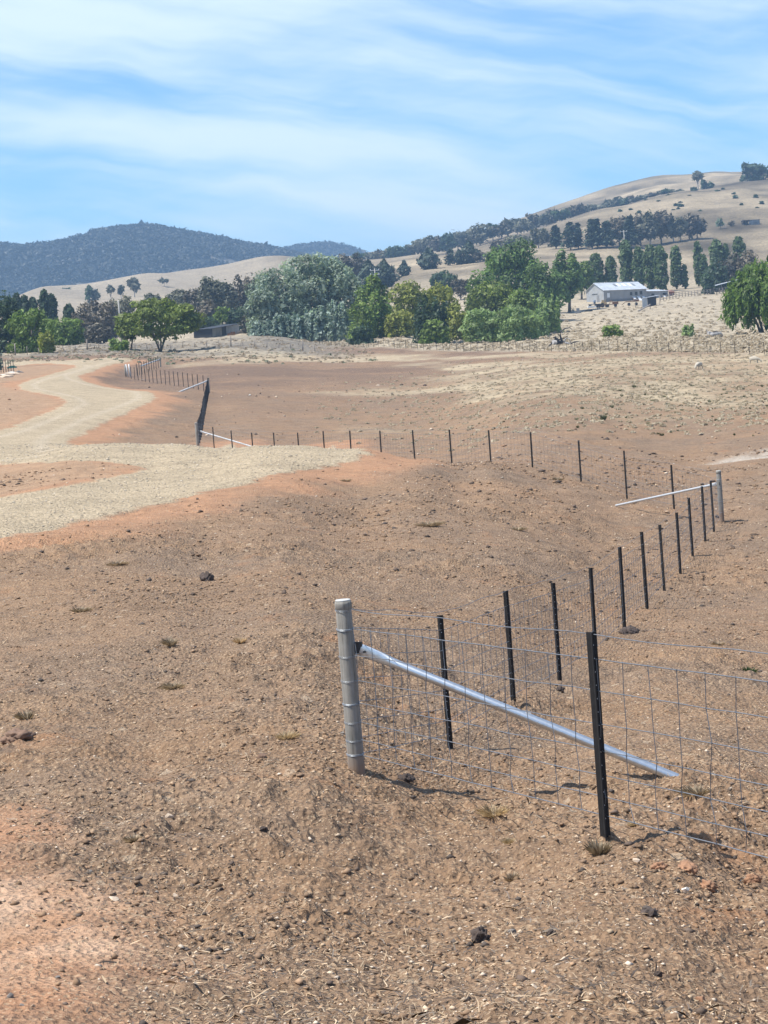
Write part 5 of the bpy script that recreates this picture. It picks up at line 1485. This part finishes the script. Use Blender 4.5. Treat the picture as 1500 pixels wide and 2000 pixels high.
# ------------------------------------------------------------------ rocks, clods and tufts one can point at
ROCKS = [  # px, py, width px, height px, material, name, label
    (215, 1694, 16, 13, 'tan', 'rock', 'tan square block with a sharp shaded face at the lower left'), (176, 1706, 10, 8, 'grey', 'rock', 'small grey cube left of the tan square block'), (306, 1744, 10, 8, 'grey', 'rock', 'small grey stone beside a pale flat one at lower left'),
    (342, 1744, 17, 9, 'pale', 'rock', 'pale cream stone right of the small grey stone'), (332, 1613, 20, 14, 'pale', 'rock', 'pale upright chip on the slope at lower left'), (430, 1741, 13, 9, 'dark', 'dirt_clod', 'dark clod with straw behind it at lower left'),
    (516, 1646, 15, 9, 'dark', 'dirt_clod', 'dark clod next to a white sliver left of centre'), (114, 1904, 15, 9, 'grey', 'rock', 'grey stone on the orange patch at bottom left'), (22, 1968, 17, 12, 'grey', 'rock', 'grey brown stone in the bottom left corner'),
    (44, 1985, 14, 9, 'grey', 'rock', 'greyish stone right of the bottom left corner stone'), (66, 1984, 12, 8, 'tan', 'rock', 'tan stone third from the bottom left corner'), (222, 1766, 30, 7, 'pale', 'rock', 'long pale slab at the edge of the orange patch'),
    (938, 1830, 36, 29, 'dark', 'dirt_clod', 'black rough lump, biggest dark clod at the bottom'), (1288, 1704, 26, 15, 'orange', 'dirt_clod', 'orange clod nearest the black near picket'), (1344, 1718, 40, 16, 'orange', 'dirt_clod', 'widest orange clod below the fence'),
    (1382, 1738, 36, 16, 'orange', 'dirt_clod', 'orange clod touching a whitish stone'), (1468, 1722, 28, 18, 'orange', 'dirt_clod', 'orange clod close to the right edge'), (1368, 1952, 30, 16, 'orange', 'rock', 'pale orange stone at the bottom right'),
    (1242, 1691, 20, 9, 'pale', 'rock', 'pale flat stone below the near picket tuft'), (1340, 1742, 22, 11, 'white', 'rock', 'whitish stone beside the orange clods'), (1076, 1816, 18, 10, 'dark', 'dirt_clod', 'dark flat clod right of the black rough lump'), (1000, 1822, 22, 11, 'grey', 'rock', 'grey stone between the two dark bottom clods'),
    (1286, 1904, 14, 10, 'dark', 'dirt_clod', 'small dark clod near the bottom right'), (1040, 1918, 24, 9, 'pale', 'rock', 'pale yellowish slab at the bottom'), (1268, 1790, 36, 14, 'dark', 'dirt_clod', 'broken dark clods on the bare ridge at right'), (404, 1136, 26, 18, 'dark', 'dirt_clod', 'dark lump alone on the bank left of centre'),
    (36, 1454, 54, 18, 'brown', 'dirt_clod', 'large brown clod at the left edge'), (512, 1474, 20, 16, 'brown', 'rock', 'pointed brown stone left of the near post'), (792, 1530, 28, 12, 'dark', 'dirt_clod', 'dark clod in front of the near post foot'), (1228, 1238, 36, 12, 'dark', 'dirt_clod', 'dark earth heap at the foot of the sixth picket'),
    (1094, 1352, 16, 9, 'dark', 'dirt_clod', 'dark clod at the foot of the third picket'), (1302, 1002, 12, 6, 'tan', 'rock', 'tan stone under the right brace'), (1168, 740, 12, 5, 'tan', 'rock', 'isolated tan stone in the straw strip'),
    (784, 753, 9, 4, 'dark', 'rock', 'dark stone beside a white one in the brown paddock'), (830, 754, 9, 4, 'dark', 'rock', 'dark stone farthest right in the brown paddock row'), (766, 771, 7, 4, 'dark', 'rock', 'dark stone in front of the paddock row'), (776, 801, 9, 4, 'dark', 'rock', 'dark stone near the vehicle track'), (487, 773, 7, 4, 'white', 'rock', 'white stone right of the receding fence'), (540, 777, 8, 4, 'pale', 'rock', 'pale stone second right of the receding fence'), (738, 754, 9, 4, 'pale', 'rock', 'pale flat stone in the brown paddock row'),
    (1256, 1296, 10, 6, 'tan', 'rock', 'tan stone beyond the near picket'), (1400, 1010, 8, 5, 'dark', 'dirt_clod', 'dark clod left of the right corner post'), (670, 1440, 14, 9, 'grey', 'rock', 'grey stone right beside the near post'), (140, 1020, 9, 6, 'pale', 'rock', 'pale stone on the gravel edge'),
]
for k, (x_, y_, w_, h_, mt, nm, lb) in enumerate(ROCKS):
    p = gpt(x_, y_); d_ = p[1]; sx_ = w_ / F * d_; sz_ = h_ / F * d_ * 1.1
    boulder(nm, p, (sx_, sx_ * .8, sz_ * 1.2), mt, lb, 'rock' if nm == 'rock' else 'clod', 'stones and clods lying on the soil', nm == 'rock', k)
LM['straw'] = leaf_material('dry_straw', (0.60, 0.47, 0.30), .6, 1.4, .25, .1, False)
LM['greystraw'] = leaf_material('grey_dry_grass', (0.40, 0.32, 0.225), .5, 1.45, .2, .1, False)
LM['weed'] = leaf_material('grey_green_weed', (0.20, 0.215, 0.15), .6, 1.4, .25)
LM['greenplant'] = leaf_material('fresh_weed', (0.05, 0.085, 0.03), .6, 1.5, .2)
def tuft_arrays(w_, h_, n, rg, lean=0.0):
    a = rg.uniform(0, 6.283, n); r0 = w_ * .18 * np.sqrt(rg.random(n)); out_ = rg.random(n) ** .7 * w_ * .5
    base_ = np.stack([np.cos(a) * r0, np.sin(a) * r0, np.zeros(n)], 1)
    tip = base_ + np.stack([np.cos(a) * out_ + lean * h_, np.sin(a) * out_, h_ * rg.uniform(.45, 1, n) * (1 - .4 * (out_ / (w_ * .5)) ** 2)], 1)
    mid_ = (base_ + tip) / 2 + np.stack([np.zeros(n), np.zeros(n), h_ * .1 * np.ones(n)], 1)
    s_ = np.stack([-np.sin(a), np.cos(a), np.zeros(n)], 1) * (np.maximum(.0028, w_ * .013))
    V = np.stack([base_ - s_, base_ + s_, mid_ + s_, tip, mid_ - s_], 1).reshape(-1, 3)
    f = np.arange(n * 5).reshape(-1, 5)
    return V, f, np.repeat(np.clip(rg.normal(.5, .25, n), 0, 1), 5)
TUFTS = [(1172, 1676, 52, 36, 'greystraw', 'dry brown tuft leaning at the foot of the near picket'), (998, 1700, 34, 22, 'greystraw', 'grey tuft in front of the front fence'), (998, 1644, 30, 14, 'straw', 'straw tuft below the middle of the brace'), (966, 1588, 64, 26, 'straw', 'widest straw tuft below the brace'), (1362, 1566, 70, 24, 'greystraw', 'flattened grey tuft beside the brace foot'),
         (560, 1446, 50, 18, 'straw', 'pale straw tuft left of the near post'), (52, 1410, 40, 22, 'greystraw', 'pale grey tuft near the left edge'), (340, 1340, 50, 16, 'greystraw', 'grey tuft on the bank left of centre'), (230, 1104, 46, 9, 'greystraw', 'grey tuft high on the bank at left'), (1462, 1308, 42, 16, 'greenplant', 'small fresh green plant inside the fence at right'),
         (1180, 822, 14, 14, 'weed', 'largest grey green tussock in the orange soil at right'), (675, 940, 22, 6, 'greystraw', 'grey tuft at the road edge on the knoll'), (1240, 1610, 26, 10, 'straw', 'pale leafy weed at the foot of the front netting'), (470, 1255, 30, 14, 'straw', 'dry tuft in the middle of the bank'), (840, 1032, 60, 12, 'greystraw', 'wide grey tuft on the knoll slope'), (1010, 1036, 40, 8, 'greystraw', 'low grey tuft right of the knoll top'),
         (335, 1262, 36, 18, 'greystraw', 'brownish tuft near the middle of the bank'), (160, 1202, 46, 12, 'greystraw', 'dull tuft on the left part of the bank'), (264, 1664, 40, 16, 'greystraw', 'dark twiggy tuft at lower left'), (1404, 1262, 30, 10, 'greystraw', 'sparse tuft inside the right fence corner'), (1090, 935, 26, 10, 'greystraw', 'ragged dark tuft behind the knoll')]
for k, (x_, y_, w_, h_, mt, lb) in enumerate(TUFTS):
    p = gpt(x_, y_); k_ = p[1] / F; rg = np.random.default_rng(500 + k)
    V, f, tn = tuft_arrays(w_ * k_, h_ * k_ * 1.15, 150, rg, rg.uniform(-.3, .1))
    o = link('grass_tuft', quickmesh('grass_tuft', V, f, 5, False, np.repeat(tn[:, None], 3, 1)), LM[mt], None, p - ez * .01); tag(o, lb, 'grass tuft', 'single tufts on the soil')
for k in range(56):                         # grey-green weeds dotted over the orange soil at the right
    x_ = 1120 + 400 * random.random() ** .75; y_ = random.uniform(755, 862) - (1 - (x_ - 1120) / 400) * 15
    p = gpt(x_, y_); k_ = p[1] / F; rg = np.random.default_rng(700 + k)
    V, f, tn = tuft_arrays(random.uniform(5, 10) * k_, random.uniform(4, 9) * k_, 60, rg)
    o = link('weed_tuft', quickmesh('weed_tuft', V, f, 5, False, np.repeat(tn[:, None], 3, 1)), LM['weed' if k % 3 else 'greenplant'], None, p - ez * .01); tag(o, 'small grey green weed dotted on the orange soil behind the right corner post', 'weed', 'weeds on the orange soil')

# ------------------------------------------------------------------ litter that nobody could count
def scatter_points(n, r0, r1, ph=.2, power=1.0):
    r = np.exp(rng.uniform(math.log(r0), math.log(r1), n)); p = rng.uniform(-ph, ph, n)
    return np.sin(p) * r, np.cos(p) * r, r
def stones(name, n, r0, r1, s_med, s_sig, cols, road_only=None, flat=.6, clump=0.0, orange_cut=.9, dmin=.0004):
    x, y, r = scatter_points(n, r0, r1)
    P = np.stack([x, y], 1)
    rd = pdist(P, ROAD)
    keep = (rd > -.1) if road_only else (rd < -.15)
    keep &= rng.random(n) > sstep(-.5, .4, pdist(P, ORANGE)) * orange_cut
    if not road_only: keep &= (rd < -2.1) | (rng.random(n) < .18)
    keep &= rng.random(n) < .25 + .75 * sstep(6, 16, r) if name == 'soil_crumbs' else True
    if clump: keep &= fbm(x * .35, y * .35, 4, 131) > rng.uniform(-.35, clump, n)
    x, y, r = x[keep], y[keep], r[keep]
    if len(x) == 0: return
    z = ground(x, y)
    n = len(x); V0, F0 = I1
    if not len(V0) == 12 and False: pass
    base = rng.normal(0, .22, (n, len(V0), 3)) + V0[None]
    s = s_med * np.exp(np.clip(rng.normal(0, s_sig, n), -1.2, 1.15))
    s = s * np.maximum(1, r * dmin / .016)
    sc = np.stack([s * rng.uniform(.7, 1.4, n), s * rng.uniform(.6, 1.1, n), s * flat * rng.uniform(.6, 1.2, n)], 1) * .5
    a = rng.uniform(0, 6.283, n)
    V = base * sc[:, None, :]
    ca, sa = np.cos(a)[:, None], np.sin(a)[:, None]
    V = np.stack([V[..., 0] * ca - V[..., 1] * sa, V[..., 0] * sa + V[..., 1] * ca, V[..., 2]], 2) + np.stack([x, y, z + s * flat * .16], 1)[:, None, :]
    Fs = (F0[None] + (np.arange(n) * len(V0))[:, None, None]).reshape(-1, 3)
    cc = np.array(cols)[rng.integers(0, len(cols), n)] * rng.uniform(.75, 1.25, (n, 1))
    me = quickmesh(name, V.reshape(-1, 3), Fs, 3, False, np.repeat(cc, len(V0), 0))
    return link(name, me, M_vcol)
def vcol_mat(name, rough=.9):
    m = bpy.data.materials.new(name); m.use_nodes = True; t = NT(m.node_tree)
    a = t.n('ShaderNodeAttribute', attribute_name='Col').outputs['Color']
    b = t.n('ShaderNodeBsdfPrincipled', ins={'Base Color': a, 'Roughness': rough}); b.inputs['Specular IOR Level'].default_value = .2
    t.n('ShaderNodeOutputMaterial', ins={0: b.outputs[0]}); return m
M_vcol = vcol_mat('loose_bits')
I1 = (np.array([[1, 0, 0], [-1, 0, 0], [0, 1, 0], [0, -1, 0], [0, 0, 1], [0, 0, -1]], float) * 1.1, np.array([[0, 2, 4], [2, 1, 4], [1, 3, 4], [3, 0, 4], [2, 0, 5], [1, 2, 5], [3, 1, 5], [0, 3, 5]]))
DC = [(.25, .165, .10), (.28, .18, .11), (.21, .14, .09), (.32, .21, .13)]
o = stones('soil_crumbs', 90000, 7.2, 78, .016, .6, DC, clump=.5, dmin=.0007); tag(o, 'loose crumbs of brown soil over the bank', kind='stuff')
o = stones('pale_pebbles', 20000, 7.2, 80, .012, .5, [(.52, .40, .28), (.46, .34, .22), (.58, .48, .37), (.42, .27, .16)], dmin=.0006); tag(o, 'pale pebbles through the soil', kind='stuff')
o = stones('dark_crumbs', 6500, 7.2, 80, .017, .7, [(.125, .092, .07), (.15, .11, .085), (.09, .072, .06)], clump=.2, dmin=.0009); tag(o, 'dark crumbs of charred wood and earth', kind='stuff')
o = stones('road_gravel', 20000, 30, 95, .026, .35, [(.48, .40, .29), (.42, .35, .26), (.55, .47, .36), (.36, .31, .24)], road_only=True, dmin=.0004); tag(o, 'gravel on the road', kind='stuff')
o = stones('paddock_stones', 1300, 80, 230, .085, .5, [(.10, .075, .06), (.50, .40, .30), (.16, .11, .08), (.30, .19, .12)], flat=.7, dmin=0); tag(o, 'stones over the brown paddock', kind='stuff')
def straws(name, n, r0, r1, lmed, clump, cols, upright=.25, wfac=.0034):
    x, y, r = scatter_points(n, r0, r1)
    P = np.stack([x, y], 1); rd = pdist(P, ROAD); on = sstep(-.5, .3, pdist(P, ORANGE))
    keep = (rd < -1.2) & (fbm(x * .32, y * .32, 5, 141) > rng.uniform(-.5, clump, n)) & (rng.random(n) > on * .95)
    x, y, r = x[keep], y[keep], r[keep]; n = len(x); z = ground(x, y)
    L = lmed * rng.lognormal(0, .5, n); a = rng.uniform(0, 6.283, n)
    el = np.abs(rng.normal(0, upright, n))
    d = np.stack([np.cos(a) * np.cos(el), np.sin(a) * np.cos(el), np.sin(el)], 1)
    side_ = np.stack([-np.sin(a), np.cos(a), rng.normal(0, .5, n)], 1)
    W = np.maximum(wfac * rng.uniform(.6, 1.6, n), r * .00016)
    c0 = np.stack([x, y, z + .006], 1)
    kink = rng.normal(0, .12, (n, 3)) * L[:, None]; kink[:, 2] = np.abs(kink[:, 2])
    m_ = c0 + d * (L * .5)[:, None] + kink * .5; e = c0 + d * L[:, None]
    s_ = side_ * W[:, None] * .5
    V = np.stack([c0 - s_, c0 + s_, m_ + s_, e, m_ - s_], 1).reshape(-1, 3)
    cc = np.array(cols)[rng.integers(0, len(cols), n)] * rng.uniform(.75, 1.25, (n, 1))
    return link(name, quickmesh(name, V, np.arange(n * 5).reshape(-1, 5), 5, False, np.repeat(cc, 5, 0)), M_vcol)
o = straws('straw_litter', 62000, 7.2, 62, .030, .42, [(.42, .31, .20), (.36, .26, .165), (.50, .38, .25), (.28, .21, .14)]); tag(o, 'bits of dry straw strewn over the soil', kind='stuff')
o = straws('dead_twigs', 22000, 7.2, 60, .042, .25, [(.10, .08, .065), (.14, .11, .09), (.20, .165, .13)], .2, .0045); tag(o, 'dead twigs strewn over the soil', kind='stuff')
# pale tussocks of the paddock
def tussocks(name, n, cond, wlo, whi, mt, seed):
    rg = np.random.default_rng(seed)
    r = np.exp(rg.uniform(math.log(90 if seed == 6 else 200), math.log(300 if seed == 6 else 640), n * 3)); p = rg.uniform(-.215, .215, n * 3)
    x, y = np.sin(p) * r, np.cos(p) * r
    k = cond(x, y, r, p, rg); x, y, r = x[k][:n], y[k][:n], r[k][:n]; n = len(x)
    z = ground(x, y); q = 42
    w_ = rg.uniform(wlo, whi, n)
    dd = rg.normal(0, 1, (n, q, 3)); dd[..., 2] = np.abs(dd[..., 2]) + .25; dd /= np.linalg.norm(dd, axis=2)[..., None]
    C = dd * np.stack([w_ * .5, w_ * .5, w_ * .36], 1)[:, None, :] * rg.uniform(.8, 1.05, (n, q, 1)) + np.stack([x, y, z - .04], 1)[:, None, :]
    V, f, tn = leaves(C.reshape(-1, 3), n * q, 1.0, rg, dd.reshape(-1, 3) * 1.3, clump=np.repeat(np.clip(rg.normal(.5, .15, n), 0, 1), q), stick=.8)
    V = (V.reshape(n, q, 4, 3) - C[:, :, None, :]) * (w_ * .21)[:, None, None, None] + C[:, :, None, :]
    V = V.reshape(-1, 3)
    o = link(name, quickmesh(name, V, np.arange(len(V)).reshape(-1, 4), 4, False, np.repeat(tn[:, None], 3, 1)), LM[mt]); return o
LM['tussock'] = leaf_material('pale_tussock', (0.46, 0.385, 0.275), .84, 1.16, .3, .08, False)
def behind(x, y, r, p, rg):
    fl = np.interp(p, np.arctan2(FENCE_LINE[::-1, 0], FENCE_LINE[::-1, 1]), np.hypot(FENCE_LINE[::-1, 0], FENCE_LINE[::-1, 1]))
    return (p > -.035) & (r > fl + 1) & (rg.random(len(x)) < np.clip(1.15 - (r - fl) / 330, .12, 1))
o = tussocks('tussock_grass', 4200, behind, .45, 1.05, 'tussock', 3); tag(o, 'pale tussock grass filling the paddock behind the long fence', kind='stuff')
o = tussocks('dry_grass', 3000, lambda x, y, r, p, rg: (p < .0) & (r > 268) & (r < 400), .25, .7, 'greystraw', 4); tag(o, 'grey dry grass and weeds on the left flat', kind='stuff')
o = tussocks('weed_patches', 700, lambda x, y, r, p, rg: (p < .0) & (r > 262) & (r < 335) & (fbm(x * .1, y * .1, 3, 5) > -.05), .3, .75, 'weed', 5); tag(o, 'grey green weeds on the left flat', kind='stuff')
o = tussocks('straw_grass', 5200, lambda x, y, r, p, rg: (p > -.03) & (r < 300) & (pdist(np.stack([x, y], 1), STRAW[0]) > rg.uniform(-16, 8, len(x))), .14, .38, 'tussock', 6); tag(o, 'thin straw grass in front of the long fence', kind='stuff')

# ------------------------------------------------------------------ mountains
M_mount = simple('mountain_ground', (0.12, 0.112, 0.09), .95, 0, .35, .012)
def mountain(name, prof, d0, d1, seed, base_w, rough, ntrees, label):
    px_ = np.array([q[0] for q in prof], float); py_ = np.array([q[1] for q in prof], float)
    tops = np.array([at(a, b, d1) for a, b in zip(px_, py_)]); ph = np.arctan2(tops[:, 0], tops[:, 1]); el = (tops[:, 2] - CZ) / np.hypot(tops[:, 0], tops[:, 1])
    nu, nv = 300, 70
    U = np.linspace(ph[0], ph[-1], nu); T = np.linspace(0, 1.35, nv)
    UU, TT = np.meshgrid(U, T)
    E = np.interp(UU, ph, el)
    R = d0 + (d1 - d0) * TT
    zt = CZ + E * d1
    zb = CZ + base_w * d0
    s = np.where(TT <= 1, np.sin(np.clip(TT, 0, 1) * math.pi / 2) ** 1.05, 1 - (TT - 1) * 1.2)
    X, Y = np.sin(UU) * R, np.cos(UU) * R
    nz = fbm(X * .0040 + 5, Y * .0030, 5, seed) * rough
    Z = CZ + R * (base_w + (E - base_w) * s) + nz * np.clip(1 - np.abs(TT - .5) * 2.1, 0.02, 1)
    ii, jj = np.meshgrid(np.arange(nv - 1), np.arange(nu - 1), indexing='ij'); q = (ii * nu + jj).ravel()
    o = link(name, quickmesh(name, np.stack([X, Y, Z], 2).reshape(-1, 3), np.stack([q, q + nu, q + nu + 1, q + 1], 1)[:, ::-1], 4, True), M_mount); tag(o, kind='structure')
    rg = np.random.default_rng(seed)
    fi = rg.uniform(0, nv * .76, ntrees); fj = rg.uniform(0, nu - 1.01, ntrees)
    # bare pale clearings
    i0, j0 = fi.astype(int), fj.astype(int); a, b = (fi - i0)[:, None], (fj - j0)[:, None]
    G = np.stack([X, Y, Z], 2)
    P = (G[i0, j0] * (1 - a) + G[i0 + 1, j0] * a) * (1 - b) + (G[i0, j0 + 1] * (1 - a) + G[i0 + 1, j0 + 1] * a) * b
    keep = fbm(P[:, 0] * .011, P[:, 1] * .008, 4, seed + 5) < .25
    P = P[keep]; n = len(P)
    k = 9; s_ = d1 / 3900
    h_ = rg.uniform(5, 11, n) * s_; dd = rg.normal(0, 1, (n, k, 3)); dd /= np.linalg.norm(dd, axis=2)[..., None]
    C = P[:, None, :] + dd * np.stack([h_ * .45, h_ * .45, h_ * .38], 1)[:, None, :] + np.array([0, 0, 1.0]) * (h_ * .6)[:, None, None]
    V, f, tn = leaves(C.reshape(-1, 3), n * k, 3.3 * s_, rg, dd.reshape(-1, 3), clump=np.repeat(np.clip(rg.normal(.4, .22, n), 0, 1), k))
    o = link('forest', quickmesh('forest', V, f, 4, False, np.repeat(tn[:, None], 3, 1)), LM['forest']); tag(o, label, kind='stuff')
mountain('mountain', [(-260, 500), (-120, 490), (0, 482), (40, 480), (70, 477), (100, 474), (130, 466), (150, 462), (190, 456), (230, 451), (280, 446), (310, 448), (345, 456), (400, 465), (440, 472), (470, 480), (500, 484), (545, 492), (590, 503), (640, 520), (720, 545)], 1900, 2700, 11, .004, 22, 30000, 'dark gum forest covering the near mountain')
mountain('far_mountain', [(430, 530), (500, 508), (550, 494), (580, 487), (610, 484), (645, 480), (668, 486), (700, 495), (740, 512), (800, 530)], 3000, 3500, 12, .010, 14, 6000, 'blue forest on the farther mountain')

# ------------------------------------------------------------------ the air
hz = MB(); hz.box((0, 1900, 100), (4400, 4400, 240))
hm = bpy.data.materials.new('haze'); hm.use_nodes = True
t = NT(hm.node_tree)
pv = t.n('ShaderNodeVolumePrincipled', ins={'Color': (0.48, 0.72, 1.0, 1), 'Density': 0.00023, 'Anisotropy': 0.25})
t.n('ShaderNodeOutputMaterial', ins={1: pv.outputs[0]})
ho = hz.build('haze', [hm]); tag(ho, kind='stuff')
